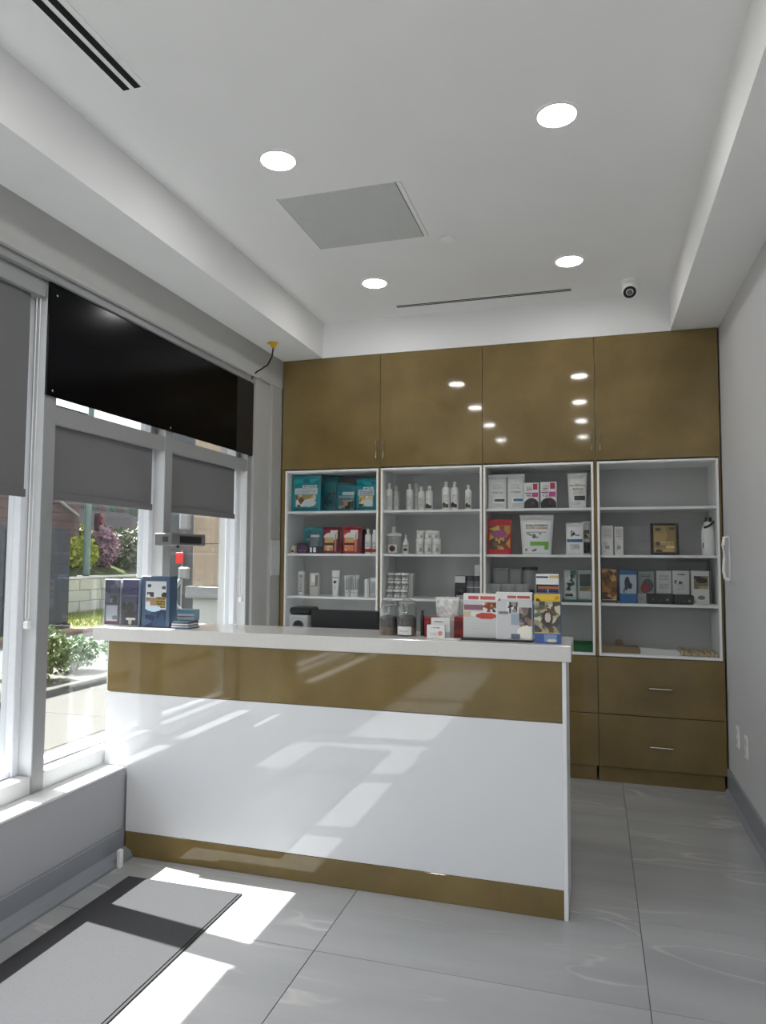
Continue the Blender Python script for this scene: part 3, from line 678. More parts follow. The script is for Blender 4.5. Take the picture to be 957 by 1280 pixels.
for j, row in enumerate((((-1.250, .110), (-1.186, .110), (-1.124, .110)), ((-1.244, .065), (-1.180, .065), (-1.131, .062)))):
    for i, (x, h) in enumerate(row):
        jar((x, Y1, S2 if j == 0 else S2+.1102), .031, h, '%s white tub on the second shelf, %s' % (('tall', 'short')[j], ('left one of its row', 'middle one of its row', 'right one of its row')[i]) + (', upper row' if j else ''), 'stack of white tubs', K(216, 216, 212, .4), WHT, [('f', (196, 196, 192)), ('r', .1, .1, .45, .9, (226, 226, 222)), ('r', .55, .1, .8, .5, (150, 148, 146))], .14)
for j in range(3):
    for i in range(3):
        jar((-1.483+.055*i, Y1+(.03 if j else 0), S3+.062*j), .027, .0615, 'small clear pot in the stack on the third shelf, %s row, %s' % (('bottom', 'middle', 'top')[j], ('left', 'centre', 'right')[i]), 'stack of clear pots', M['plastic'], WHT, [('f', (204, 204, 200)), ('m', 0, 0, 1, 1, [(226, 226, 222), (150, 150, 146), (190, 188, 184)], 7)], .28, content=K(206, 204, 200, .7))
carton((-1.334, Y1+.06, S3), .044, .185, .05, M['plastic'], [('f', (188, 188, 184))], 'tall pale carton beside the stack of clear pots', None)
carton((-.945, Y1+.02, S3), .078, .17, .07, DARK, [('f', (40, 42, 46)), ('r', 0, .72, 1, 1, (206, 206, 204)), ('m', .1, .1, .9, .45, [(20, 20, 22), (80, 80, 80), (50, 50, 54)], 8)], 'dark box with a white top band on the third shelf', 'dark goods on the third shelf')
jar((-.878, Y1+.03, S3), .032, .17, 'dark grey jar with black lid, left of two on the third shelf', 'dark goods on the third shelf', K(96, 98, 102), K(40, 42, 46), [('f', (110, 112, 116)), ('r', 0, .7, 1, .8, (190, 190, 190))], .2)
jar((-.822, Y1+.03, S3), .028, .17, 'dark grey jar with black lid, right of two with a white carton on it', 'dark goods on the third shelf', K(90, 92, 96), K(34, 36, 40), [('f', (104, 106, 110)), ('r', 0, .7, 1, .8, (180, 180, 180))], .2)
carton((-.826, Y1+.03, S3+.1705), .034, .08, .03, WHT, [('f', (206, 206, 206))], 'small white carton standing on the right dark jar', None)
# -- unit 3
def bagart(col, s): return [('f', (212, 212, 210)), ('t', .2, .62, .85, .70, (150, 150, 148), 2), ('t', .2, .48, .85, .57, (120, 120, 118), 3), ('e', .5, .74, .3, .03, (190, 188, 184)), ('r', .28, .16, 1, .32, (236, 236, 234)), ('r', .34, .18, .98, .29, col), ('t', .3, .02, .9, .12, (170, 170, 168), 3)]
pouch((-.672, Y1, S1), .133, .252, .07, SLV, bagart((70, 70, 66), 1), 'tall white pouch with a dark band on the top shelf of the third unit', 'white tall pouches', seed=11)
pouch((-.537, Y1-.01, S1), .122, .252, .07, SLV, bagart((26, 112, 136), 2), 'tall white pouch with a blue band on the top shelf', 'white tall pouches', seed=12)
mg = lambda s: [('f', (224, 224, 224)), ('r', .62, .74, .92, .98, (180, 30, 84)), ('r', .55, .44, .95, .62, (196, 60, 140)), ('r', .05, .58, .5, .63, (150, 40, 90)), ('t', .1, .68, .55, .92, (120, 120, 120), 4), ('t', .1, .44, .5, .56, (90, 90, 90), 3), ('e', .5, .10, .52, .30, (38, 34, 36)), ('r', 0, 0, 1, .1, (38, 34, 36)), ('e', .6, .2, .12, .08, (90, 60, 40))]
carton((-.426, Y1-.02, S1), .104, .183, .05, WHT, mg(1), 'white box with magenta squares and dark base, the left of two', 'magenta boxes', seed=1)
carton((-.308, Y1-.02, S1), .112, .187, .05, WHT, mg(2), 'white box with magenta squares and dark base, the right of two', 'magenta boxes', seed=2)
pouch((-.112, Y1-.01, S1), .132, .248, .07, SLV, [('f', (216, 216, 214)), ('r', 0, .68, 1, .72, (150, 150, 146)), ('e', .5, .70, .2, .05, (180, 170, 150)), ('t', .2, .40, .9, .62, (130, 130, 124), 4), ('e', .7, .5, .14, .08, (200, 190, 160)), ('r', .3, .2, 1, .34, (42, 58, 56)), ('t', .1, .03, .7, .16, (170, 170, 168), 3)], 'white pouch with a wide folded top, alone at the right of the top shelf', 'white tall pouches', taper=.86, seed=13)
pouch((-.655, Y1, S2), .17, .252, .08, REDF, [('f', (160, 132, 44)), ('r', 0, .90, 1, 1, (190, 30, 36)), ('r', 0, 0, 1, .12, (190, 24, 44)), ('m', 0, .12, 1, .9, [(170, 140, 40), (120, 90, 30), (196, 170, 70), (90, 60, 40), (150, 50, 50)], 26), ('e', .5, .62, .36, .14, (150, 60, 120)), ('m', .3, .3, .8, .5, [(120, 60, 60), (196, 160, 60), (90, 40, 60)], 10)], 'red and gold crinkled pouch on the second shelf of the third unit', None, cat='pouch', seed=14)
pouch((-.392, Y1-.02, S2), .235, .282, .10, SLV, [('f', (222, 223, 222)), ('t', .12, .70, .9, .84, (170, 140, 120), 2), ('t', .12, .78, .9, .84, (120, 120, 118), 2), ('r', .12, .60, .85, .615, (90, 90, 90)), ('m', .12, .42, .85, .58, [(222, 223, 222), (222, 223, 222), (150, 150, 148), (80, 80, 80)], 16), ('r', .26, .2, .96, .33, (108, 170, 60)), ('r', .8, .08, .96, .3, (108, 170, 60)), ('m', .05, .04, .5, .16, [(222, 223, 222), (120, 120, 120)], 7), ('r', 0, .9, 1, 1, (206, 206, 206))], 'large white pouch with a green band, widest on the second shelf', None, taper=.84, seed=15)
pouch((-.132, Y1, S2), .118, .225, .07, SLV, [('f', (220, 221, 222)), ('r', .0, .40, 1, .50, (52, 88, 140)), ('m', .25, .60, .8, .82, [(220, 221, 222), (60, 60, 62), (220, 221, 222), (130, 130, 130)], 12), ('t', .2, .14, .8, .34, (140, 140, 138), 4)], 'white pouch with a blue stripe on the second shelf', 'white and black pouches', seed=16)
pouch((-.056, Y1+.085, S2), .058, .24, .06, SLV, [('f', (214, 214, 214)), ('m', 0, 0, 1, .38, [(24, 24, 26), (60, 56, 54), (20, 20, 20)], 8), ('m', .2, .5, .9, .8, [(140, 110, 70), (214, 214, 214), (80, 70, 60)], 9)], 'narrow white pouch with a dark base beside the blue striped pouch', 'white and black pouches', seed=17)
for x, w_, h, l in ((-.66, .11, .225, 'pale grey upright folder at the left of the third shelf'), (-.555, .088, .222, 'grey bordered upright folder between two others')):
    carton((x, 5.26, S3), w_, h, .03, GRYL, [('f', (128, 130, 130)), ('r', .08, .04, .92, .95, (150, 152, 150)), ('e', .6, .3, .2, .1, (90, 92, 90))], l, 'grey folders', cat='folder', name='upright_folder')
jar((-.452, 5.26, S3), .056, .238, 'grey canister with a black lid behind the yellow leaflet box', None, K(140, 142, 142), DARK, [('f', (146, 148, 148)), ('e', .6, .2, .18, .12, (40, 40, 42))], .08, name='canister')
for i, x in enumerate((-.692, -.592, -.492)):
    t = thing('clear_tray', (x, 5.14, S3), 'low clear plastic tray on the third shelf, %s of three' % ('left', 'middle', 'right')[i], 'tray', 'clear trays')
    m_ = MB(); m_.box(-.048, .048, -.04, -.038, .003, .118); m_.box(-.048, .048, .038, .04, .003, .118); m_.box(-.048, -.046, -.038, .038, .003, .118); m_.box(.046, .048, -.038, .038, .003, .118)
    m_.build('tray_walls', M['plastic'], t, local=True); MB().box(-.048, .048, -.04, .04, 0, .003).build('tray_floor', M['plastic'], t, local=True)
    MB().bbox(-.040, .040, -.032, .032, .0032, .06, .003).build('tray_contents', K(178, 178, 176, .6), t, local=True)
carton((-.166, Y1+.03, S3+.0145), .082, .205, .03, GRYL, [('f', (176, 186, 182)), ('m', .05, .1, .95, .85, [(60, 64, 62), (176, 186, 182), (120, 128, 124), (200, 206, 202)], 20), ('r', .5, .85, 1, 1, (60, 96, 88))], 'grey green leaflet pack standing on the green folder, left of two', 'leaflets on the third shelf', cat='leaflets', name='leaflet_pack', seed=5)
carton((-.070, Y1+.03, S3+.0145), .092, .205, .03, GRYL, [('f', (150, 164, 158)), ('r', .15, .45, .95, .88, (60, 74, 70)), ('m', .15, .3, .95, .44, [(150, 130, 90), (120, 110, 80)], 6), ('r', .1, 0, 1, .28, (186, 190, 188))], 'leaflet pack with dark picture standing on the green folder, right of two', 'leaflets on the third shelf', cat='leaflets', name='leaflet_pack', seed=6)
gf = MB().bbox(-.225, -.022, CABY+.026, 5.36, S3, S3+.014, .002).build('green_folder', K(40, 92, 74, .4)); tag(gf, 'flat dark green folder lying on the third shelf', 'folder')
gt = thing('green_tray', (-.13, 5.2, S4), 'flat green tray on the bottom of the third shelf unit', 'tray')
MB().box(-.24, -.022, CABY+.022, 5.38, S4, S4+.006).build('tray_floor', K(24, 98, 48, .5), gt)
g_ = MB(); g_.bbox(-.24, -.022, CABY+.022, CABY+.026, S4+.006, S4+.044, .001); g_.bbox(-.24, -.022, 5.376, 5.38, S4+.006, S4+.044, .001); g_.build('tray_rim', K(24, 98, 48, .5), gt)
# -- unit 4
wsh = [('f', (214, 214, 210)), ('r', .1, .1, .9, .9, (196, 196, 192)), ('t', .2, .2, .8, .8, (170, 170, 166), 6)]
for (x, w_, z, h, l) in ((.085, .078, S2, .109, 'lower left'), (.085, .078, S2+.1095, .092, 'upper left'), (.161, .056, S2, .105, 'lower right'), (.161, .056, S2+.1055, .088, 'upper right')):
    carton((x, Y1, z), w_, h, .05, WHT, wsh if 'upper' in l else [('f', (216, 216, 212)), ('t', .15, .2, .5, .9, (180, 180, 176), 6), ('m', .3, .1, .7, .6, [(216, 216, 212), (150, 150, 150)], 5)], 'small white carton in a stack of four on the second shelf, %s' % l, 'four small white cartons')
pq = thing('framed_plaque', (.458, 5.16, S2), 'framed gold plaque with black border standing on the second shelf', 'plaque', None, 0, radians(-6))
for a, b, c, d in ((-.09, -.073, .003, .22), (.073, .09, .003, .22), (-.073, .073, .205, .22), (-.073, .073, .003, .018)): MB().bbox(a, b, -.009, .009, c, d, .002).build('frame_bar', M['blackm'], pq, local=True)
MB().box(-.073, .073, -.002, .006, .018, .205).build('plaque_board', K(140, 112, 60, .3), pq, local=True)
art_panel(lambda u, v: (-.068+.136*u, -.0028, .022+.178*v), .136, .178, [('f', (150, 124, 70)), ('m', 0, 0, 1, 1, [(152, 126, 72), (166, 140, 84), (138, 112, 60)], 10), ('e', .18, .88, .13, .06, (50, 44, 36)), ('e', .84, .9, .13, .06, (60, 52, 38)), ('r', .08, .26, .26, .38, (40, 36, 40)), ('r', .1, .0, .34, .1, (34, 32, 36)), ('r', .55, .14, .95, .24, (214, 190, 140)), ('t', .3, .28, .9, .42, (190, 168, 120), 3), ('r', .4, .02, .9, .1, (190, 160, 116))], 3).build('gold_plate', M['prg'], pq, local=True)
sp_ = thing('spray_bottle', (.727, Y1, S2), 'white bottle with black swirl pattern and twin knobs at the right end', 'bottle')
MB().lathe([(.036, 0), (.040, .01), (.042, .10), (.040, .16), (.034, .19), (.022, .215), (.018, .225)], n=22).build('bottle_body', WHT, sp_, smooth=True, local=True)
m_ = MB(); m_.tube([(-.028, -.03, .185), (0, -.040, .195), (.026, -.03, .215), (.034, -.01, .225)], .008, 8); m_.build('black_band', M['blackm'], sp_, smooth=True, local=True)
for sx in (-.014, .016): MB().lathe([(.005, .222), (.009, .232), (.011, .244), (.008, .254), (.003, .258)], sx, 0, 12).build('knob', M['blackm'], sp_, smooth=True, local=True)
MB().bbox(-.036, -.031, -.030, -.022, .05, .085, .001).build('black_mark', M['blackm'], sp_, local=True)
bx4 = [(.093, .098, .233, 5.15, 0, K(120, 84, 44), [('m', 0, .08, 1, 1, [(170, 116, 52), (90, 56, 30), (60, 40, 26), (196, 150, 90), (130, 84, 40)], 26), ('r', 0, 0, 1, .07, (50, 66, 40))], 'brown patterned box at the left end of the third shelf'),
       (.216, .112, .228, 5.15, 0, K(52, 96, 140), [('f', (162, 176, 188)), ('r', 0, .86, 1, 1, (44, 86, 132)), ('r', 0, 0, 1, .28, (48, 100, 150)), ('e', .45, .62, .16, .18, (50, 46, 50)), ('e', .62, .52, .12, .1, (40, 38, 40)), ('r', .2, .3, .3, .42, (70, 70, 74)), ('r', .3, .38, .45, .5, (60, 60, 64))], 'blue and white box with a dark figure on the third shelf'),
       (.336, .106, .150, 5.22, .066, K(150, 152, 156), [('f', (150, 156, 158)), ('t', .15, .76, .8, .9, (80, 86, 88), 2), ('e', .6, .36, .36, .32, (70, 74, 78)), ('e', .42, .22, .28, .22, (150, 40, 46))], 'grey box with a red and dark picture, resting on a low white box'),
       (.450, .098, .155, 5.22, .067, K(190, 192, 192), [('f', (196, 197, 197)), ('t', .2, .6, .85, .85, (130, 130, 130), 4), ('t', .2, .2, .85, .45, (140, 140, 140), 4)], 'plain pale box with grey lettering above the black cases'),
       (.558, .108, .162, 5.22, .062, K(200, 200, 200), [('f', (206, 206, 206)), ('t', .3, .82, .8, .9, (60, 60, 60), 1), ('m', .1, .45, .7, .6, [(206, 206, 206), (50, 50, 54), (120, 120, 120)], 8), ('t', .3, .2, .7, .5, (170, 170, 170), 3)], 'white box with small dark pictures, right of the plain pale box'),
       (.676, .118, .225, 5.16, 0, K(196, 194, 190), [('f', (204, 203, 200)), ('m', .12, .46, .9, .86, [(120, 110, 80), (60, 50, 44), (160, 150, 120)], 9), ('e', .55, .72, .3, .08, (40, 34, 32)), ('e', .5, .2, .2, .06, (110, 110, 110)), ('r', .92, 0, 1, 1, (40, 40, 42))], 'white box with a brown animal picture near the right end')]
for i, (x, w_, h, y, dz, mm, sh, l) in enumerate(bx4): carton((x, y, S3+dz), w_, h, .05, mm, sh, l, 'boxes on the third shelf of the right unit', seed=i)
carton((.306, 5.22, S3), .056, .0655, .06, OFF, [('f', (190, 190, 190)), ('t', .2, .3, .8, .7, (150, 150, 150), 3)], 'low white box under the grey box with red picture', 'boxes on the third shelf of the right unit')
for x, w_, h, l in ((.42, .166, .066, 'flat black case, the left of two lying on the third shelf'), (.567, .118, .061, 'flat black case, the right of two lying on the third shelf')):
    carton((x, 5.17, S3), w_, h, .13, M['blackm'], [('f', (18, 18, 20)), ('m', .2, .35, .9, .55, [(18, 18, 20), (18, 18, 20), (18, 18, 20), (120, 120, 120)], 14)], l, 'black cases', cat='case', name='flat_case')
gb_ = MB().bbox(.494, .738, 5.35, 5.362, S3, S3+.285, .002).build('grey_board', K(150, 153, 155, .5)); tag(gb_, 'thin grey board standing behind the boxes on the third shelf', 'board')
tg = MB().bbox(.7665, .7695, 5.17, 5.24, S3+.13, S3+.21, .0004)
pb = MB().bbox(.62, .765, 5.09, 5.128, S3, S3+.008, .002).build('paper_scraps', K(190, 186, 176, .7)); tag(pb, 'small flat pale paper strip at the right end of the third shelf', 'paper')
cb_ = thing('cardboard_sheet', (.165, 5.22, S4), 'folded brown cardboard lying on the bottom shelf of the right unit', 'cardboard')
MB().prism([(-.125+.165, S4), (.285, S4), (.272, S4+.042), (.040, S4+.050)], 5.10, 5.13).build('front_flap', K(138, 118, 92, .8), cb_)
MB().bbox(.042, .29, 5.132, 5.40, S4, S4+.018, .002).build('lower_sheet', K(146, 126, 100, .8), cb_)
MB().lathe([(.028, 0), (.028, .004)], n=20).build('round_tab', K(130, 112, 90, .8), cb_, local=True)
o = COL.objects[-1]; o.rotation_euler = (radians(90), 0, 0); o.location = (-.01, .02, .052)
pp = MB().prism([(.290, S4), (.55, S4), (.52, S4+.034), (.285, S4+.042)], 5.105, 5.12).build('paper_folder', K(206, 205, 200, .7)); tag(pp, 'white paper folder leaning between the brown cardboard and the beige packet', 'folder')
wd = thing('beige_packet', (.65, 5.12, S4), 'beige crumpled paper packet lying at the right of the bottom shelf', 'packet')
m_ = MB()
for i in range(10):
    a = .535+.023*i; m_.bbox(a, a+.0225, 5.09+.004*sin(i*2.1), 5.30, S4, S4+.028+.007*sin(i*1.7+1), .006)
m_.build('packet_body', surf('beige_paper', (188, 170, 134), .8, var=.12, scale=60), wd)

# ================================================================== ON THE COUNTER
CT = 1.1262
# acrylic holder with two leaflets
h1 = thing('leaflet_holder', (-2.37, 3.175, CT), 'clear two pocket acrylic holder with purple and grey leaflets at the left counter end', 'leaflet holder')
m_ = MB()
for x in (-2.480, -2.372, -2.262): m_.box(x-.0015, x+.0015, 3.152, 3.215, CT, CT+.246)
m_.box(-2.480, -2.262, 3.150, 3.152, CT, CT+.20); m_.build('acrylic_shell', M['acrylic'], h1); MB().box(-2.482, -2.260, 3.213, 3.216, CT, CT+.25).build('back_plate', K(60, 62, 72, .3), h1)
def leaflet(loc, w_, h, d, shapes, label, group, seed=0, name='leaflet', cat='leaflet', body=None, rz=0): return carton(loc, w_, h, d, body or WHT, shapes, label, group, cat, rz, name, seed=seed)
leaflet((-2.427, 3.185, CT+.002), .098, .240, .02, [('f', (84, 80, 100)), ('m', 0, .7, 1, 1, [(110, 114, 120), (84, 78, 98), (66, 60, 82)], 8), ('r', 0, .45, .9, .5, (52, 50, 58)), ('m', .35, .5, .8, .65, [(40, 38, 44), (112, 108, 130)], 6), ('r', .1, .08, .85, .44, (176, 178, 182)), ('r', .0, 0, 1, .07, (84, 40, 44)), ('e', .7, .16, .2, .05, (110, 110, 116))], 'grey purple leaflet in the left pocket of the acrylic holder', 'leaflets in the acrylic holder', 1)
leaflet((-2.317, 3.185, CT+.002), .100, .242, .02, [('f', (72, 70, 100)), ('r', 0, .0, 1, .5, (66, 64, 74)), ('m', 0, .34, 1, .52, [(40, 38, 36), (72, 70, 100), (96, 84, 44)], 9), ('e', .5, .4, .22, .12, (30, 28, 30)), ('r', .15, 0, .8, .30, (40, 36, 40)), ('r', .25, .12, .85, .17, (220, 218, 214)), ('e', .5, .08, .12, .06, (206, 196, 170)), ('r', 0, .64, 1, .66, (96, 96, 124))], 'violet leaflet with a dark animal in the right pocket of the acrylic holder', 'leaflets in the acrylic holder', 2)
h2 = thing('blue_display_box', (-2.165, 3.20, CT), 'blue cardboard display box with a picture front near the left counter end', 'display box')
BLUE = K(64, 84, 108, .4)
MB().bbox(-2.248, -2.082, 3.172, 3.24, CT, CT+.262, .002).build('box_body', BLUE, h2)
art_panel(lambda u, v: (-2.224+.122*u, 3.1712, CT+.004+.232*v), .122, .232, [('f', (196, 198, 200)), ('e', .18, .9, .1, .04, (60, 66, 74)), ('e', .88, .86, .1, .04, (70, 74, 80)), ('m', .0, .66, .4, .76, [(60, 56, 54), (196, 198, 200)], 6), ('e', .92, .7, .16, .06, (50, 42, 40)), ('m', .05, .46, .6, .64, [(50, 42, 40), (196, 198, 200), (150, 120, 90)], 9), ('r', .55, .42, .95, .66, (150, 130, 60)), ('t', .55, .42, .95, .66, (90, 74, 40), 4), ('r', 0, 0, 1, .38, (34, 56, 88)), ('m', 0, 0, 1, .36, [(34, 56, 88), (22, 38, 64), (56, 80, 110)], 9), ('e', .4, .4, .36, .07, (180, 200, 214))], 4).build('printed_front', M['pr'], h2)
for k in range(6):
    c = MB().bbox(-.052+.002*k, .052-.001*k, -.05, .05, 0, .006, .001).build('card', K(*[(70, 100, 120), (196, 196, 198), (120, 116, 120), (214, 214, 214), (90, 84, 92), (84, 124, 144)][k], .5)); c.location = (-2.012, 3.21, CT+.0001+.0062*k); c.rotation_euler = (0, 0, .05*(k % 3)-.04)
    tag(c, 'leaflet stack on the counter beside the blue box, %s of six' % ('lowest', 'second from the bottom', 'third from the bottom', 'fourth from the bottom', 'second from the top', 'topmost')[k], 'leaflet', 'flat leaflets beside the blue box')
lc = carton((-2.01, 3.235, CT+.038), .10, .055, .05, K(120, 146, 160), [('f', (150, 160, 166)), ('r', 0, .6, 1, 1, (70, 112, 134)), ('r', 0, .3, 1, .42, (60, 54, 60))], 'small blue grey card box on the flat leaflets', None, cat='box', name='card_box')
# glass treat jars
def canister(x, y, r, h, label, lab):
    t = thing('glass_canister', (x, y, CT), label, 'jar', 'glass treat jars')
    MB().lathe([(r*.95, 0), (r, .004), (r, h*.72), (r*.82, h*.80), (r*.80, h*.84)], n=28, cap=False).build('glass_body', M['jarglass'], t, smooth=True, local=True)
    MB().lathe([(r*.93, .003), (r*.93, h*.20), (r*.90, h*.22)], n=24).build('treats', surf('brown_treats', (110, 84, 56), .8, var=.5, scale=70, bump=.8), t, smooth=True, local=True)
    MB().lathe([(r*.92, h*.222), (r*.92, h*.48), (r*.7, h*.53), (r*.3, h*.51)], n=24).build('dark_treats', surf('dark_treats', (34, 28, 26), .8, var=.5, scale=70, bump=.8), t, smooth=True, local=True)
    MB().lathe([(r*.86, h*.84), (r*.88, h*.86), (r*.84, h*.92), (r*.3, h*.96), (r*.28, h), (r*.1, h)], n=24).build('lid', M['jarglass'], t, smooth=True, local=True)
    MB().lathe([(r*.84, h*.825), (r*.87, h*.84), (r*.84, h*.855)], n=24).build('rubber_seal', K(150, 150, 148), t, smooth=True, local=True)
    MB().tube([(-r*.6, -r*.7, h*.8), (-r*.3, -r*1.0, h*.84), (-r*.25, -r*1.02, h*.62), (r*.25, -r*1.02, h*.62), (r*.3, -r*1.0, h*.84), (r*.6, -r*.7, h*.8)], .0022, 6).build('wire_clamp', M['chrome'], t, local=True)
    if lab: art_panel(lambda u, v: ((r+.001)*cos(radians(-145+95*u)), (r+.001)*sin(radians(-145+95*u)), .008+.038*v), .07, .038, [('f', (220, 220, 220)), ('t', .15, .3, .85, .7, (190, 190, 190), 2)]).build('paper_label', M['pr'], t, local=True)
canister(-.945, 3.27, .045, .165, 'glass treat jar without label, the left of two on the counter', False)
canister(-.850, 3.25, .046, .178, 'glass treat jar with white paper label, the right of two on the counter', True)
bottle((-.782, 3.28, CT), .118, .010, 'thin dark bottle between the glass jar and the red box', None, DARK, DARK, [], 'flip', lbl=False)
REDB = K(136, 20, 24, .35)
carton((-.735, 3.27, CT), .060, .090, .06, REDB, [('f', (132, 18, 22)), ('m', .1, .35, .9, .9, [(132, 18, 22), (90, 10, 14), (160, 40, 40)], 10), ('r', .2, 0, .9, .3, (40, 16, 20))], 'dark red box left of the white card holder', 'dark red boxes')
carton((-.598, 3.27, CT), .052, .095, .06, REDB, [('f', (124, 30, 24)), ('m', .0, 0, 1, .8, [(132, 30, 26), (96, 22, 18)], 8)], 'dark red box right of the white card holder', 'dark red boxes')
pouch((-.672, 3.33, CT+.075), .115, .105, .05, surf('crumpled_white_paper', (206, 206, 204), .7, var=.1, scale=40, bump=.6), [('f', (206, 206, 204)), ('m', 0, 0, 1, 1, [(208, 208, 206), (192, 192, 190), (218, 218, 216)], 14)], 'crumpled white paper bag above the white cards', None, cat='bag', name='paper_bag', taper=.85, seal=False)
carton((-.672, 3.33, CT), .10, .0745, .06, OFF, [('f', (190, 190, 188))], 'plain white box under the crumpled paper bag', None)
cardart = [('f', (226, 226, 226)), ('t', .15, .78, .75, .86, (70, 70, 70), 1), ('e', .76, .4, .12, .2, (214, 140, 120)), ('t', .15, .2, .6, .5, (190, 190, 190), 2)]
ch = thing('card_holder', (-.685, 3.20, CT), 'white business card holder with two tiers in front of the paper bag', 'card holder')
MB().bbox(-.735, -.652, 3.165, 3.185, CT, CT+.062, .001).build('front_card_pack', WHT, ch); art_panel(lambda u, v: (-.733+.079*u, 3.1642, CT+.003+.057*v), .079, .057, cardart).build('printed_card', M['pr'], ch)
MB().bbox(-.722, -.635, 3.195, 3.215, CT, CT+.092, .001).build('rear_card_pack', WHT, ch); art_panel(lambda u, v: (-.72+.083*u, 3.1942, CT+.06+.03*v), .083, .03, [('f', (222, 222, 220)), ('t', .1, .5, .7, .75, (90, 90, 90), 1)]).build('printed_card', M['pr'], ch)
MB().box(-.738, -.632, 3.186, 3.194, CT, CT+.03).build('holder_base', M['acrylic'], ch)
cs = MB().bbox(-.03, .03, -.018, .018, 0, .006, .001).build('card', WHT); cs.location = (-.615, 3.15, CT); cs.rotation_euler = (0, 0, -.2); tag(cs, 'small white card lying flat in front of the right red box', 'card')
ps = thing('plastic_stand', (-.603, 3.33, CT), 'clear plastic stand behind the right red box', 'stand')
MB().box(-.632, -.578, 3.338, 3.341, CT, CT+.19).build('back_plate', M['plastic'], ps); MB().box(-.632, -.578, 3.305, 3.341, CT, CT+.003).build('foot', M['plastic'], ps)
# brochure boards
red = (186, 74, 66)
leaflet((-.496, 3.215, CT+.008), .155, .198, .03, [('f', (204, 205, 206)), ('r', 0, .85, 1, 1, (226, 226, 226)), ('r', .12, .88, .46, .95, (196, 90, 90)), ('r', .5, .88, .95, .95, (200, 98, 92)), ('r', 0, .63, .58, .76, (142, 96, 108)), ('m', .58, .6, 1, .82, [(222, 220, 216), (120, 90, 60), (70, 66, 66), (186, 150, 60), (150, 60, 60)], 22), ('r', 0, .47, .22, .6, (206, 184, 150)), ('r', .22, .5, 1, .6, (224, 222, 220)), ('e', .68, .50, .32, .075, (188, 76, 60)), ('t', .2, .18, .8, .36, (194, 195, 196), 3)], 'white brochure pack with red oval, left of the pair on the counter', 'white brochures', 1, 'brochure_pack', 'brochures')
leaflet((-.343, 3.19, CT+.008), .158, .208, .03, [('f', (204, 205, 206)), ('r', 0, .86, 1, 1, (224, 224, 224)), ('r', .3, .88, .56, .94, (190, 96, 90)), ('r', .6, .88, .95, .94, (190, 84, 76)), ('m', .28, .58, .62, .80, [(222, 222, 222), (50, 50, 52), (150, 146, 140), (100, 90, 84)], 12), ('r', .36, .56, .42, .8, (60, 60, 62)), ('r', .56, .6, .6, .8, (50, 50, 50)), ('m', .0, .82, .1, .9, [(196, 90, 80), (224, 224, 224)], 3), ('r', .04, .54, .34, .6, (120, 124, 128)), ('r', .42, .3, .64, .56, (160, 172, 188)), ('m', .64, .28, 1, .7, [(90, 84, 84), (120, 108, 104), (170, 150, 140), (70, 66, 70), (150, 120, 100)], 24), ('m', .66, .2, .9, .3, [(150, 116, 90), (190, 160, 140)], 5), ('e', .86, .16, .28, .14, (240, 238, 226)), ('r', .4, 0, .66, .12, (104, 110, 130))], 'white brochure pack with grey pictures, right of the pair on the counter', 'white brochures', 2, 'brochure_pack', 'brochures')
bs = MB().bbox(-.578, -.262, 3.165, 3.24, CT, CT+.0075, .001).build('brochure_stand', M['blackm']); tag(bs, 'low black stand carrying the two white brochure packs', 'stand')
yb = thing('leaflet_box', (-.20, 3.18, CT), 'tall yellow and blue leaflet box with a raised sign at the right counter end', 'leaflet box')
MB().bbox(-.255, -.143, 3.155, 3.215, CT, CT+.215, .0015).build('box_body', K(84, 110, 160, .4), yb)
art_panel(lambda u, v: (-.254+.110*u, 3.1542, CT+.003+.210*v), .110, .21, [('f', (206, 178, 70)), ('r', 0, .88, 1, 1, (222, 186, 60)), ('e', .14, .86, .08, .05, (90, 66, 30)), ('e', .86, .92, .1, .04, (200, 150, 40)), ('m', 0, .22, 1, .84, [(122, 128, 100), (96, 100, 92), (150, 150, 120), (80, 78, 76), (170, 164, 140), (110, 84, 60), (196, 196, 170)], 60), ('e', .5, .5, .22, .16, (70, 58, 54)), ('e', .52, .52, .12, .1, (196, 186, 176)), ('e', .54, .66, .06, .06, (130, 60, 50)), ('r', 0, 0, 1, .2, (70, 96, 158)), ('r', .38, .02, .85, .18, (130, 150, 186)), ('e', .66, .05, .18, .03, (214, 210, 180))], 7).build('printed_front', M['pr'], yb)
MB().bbox(-.250, -.152, 3.205, 3.212, CT+.215, CT+.298, .001).build('raised_sign', WHT, yb)
art_panel(lambda u, v: (-.249+.096*u, 3.2043, CT+.216+.080*v), .096, .08, [('f', (226, 226, 226)), ('r', 0, .8, .55, .92, (40, 46, 80)), ('r', .6, .78, 1, .94, (196, 176, 110)), ('r', 0, 0, 1, .46, (36, 36, 52)), ('r', .1, .22, 1, .36, (170, 110, 60)), ('t', .1, .02, 1, .2, (90, 92, 130), 2), ('r', .48, 0, .56, .2, (180, 200, 230))], 8).build('printed_sign', M['pr'], yb)
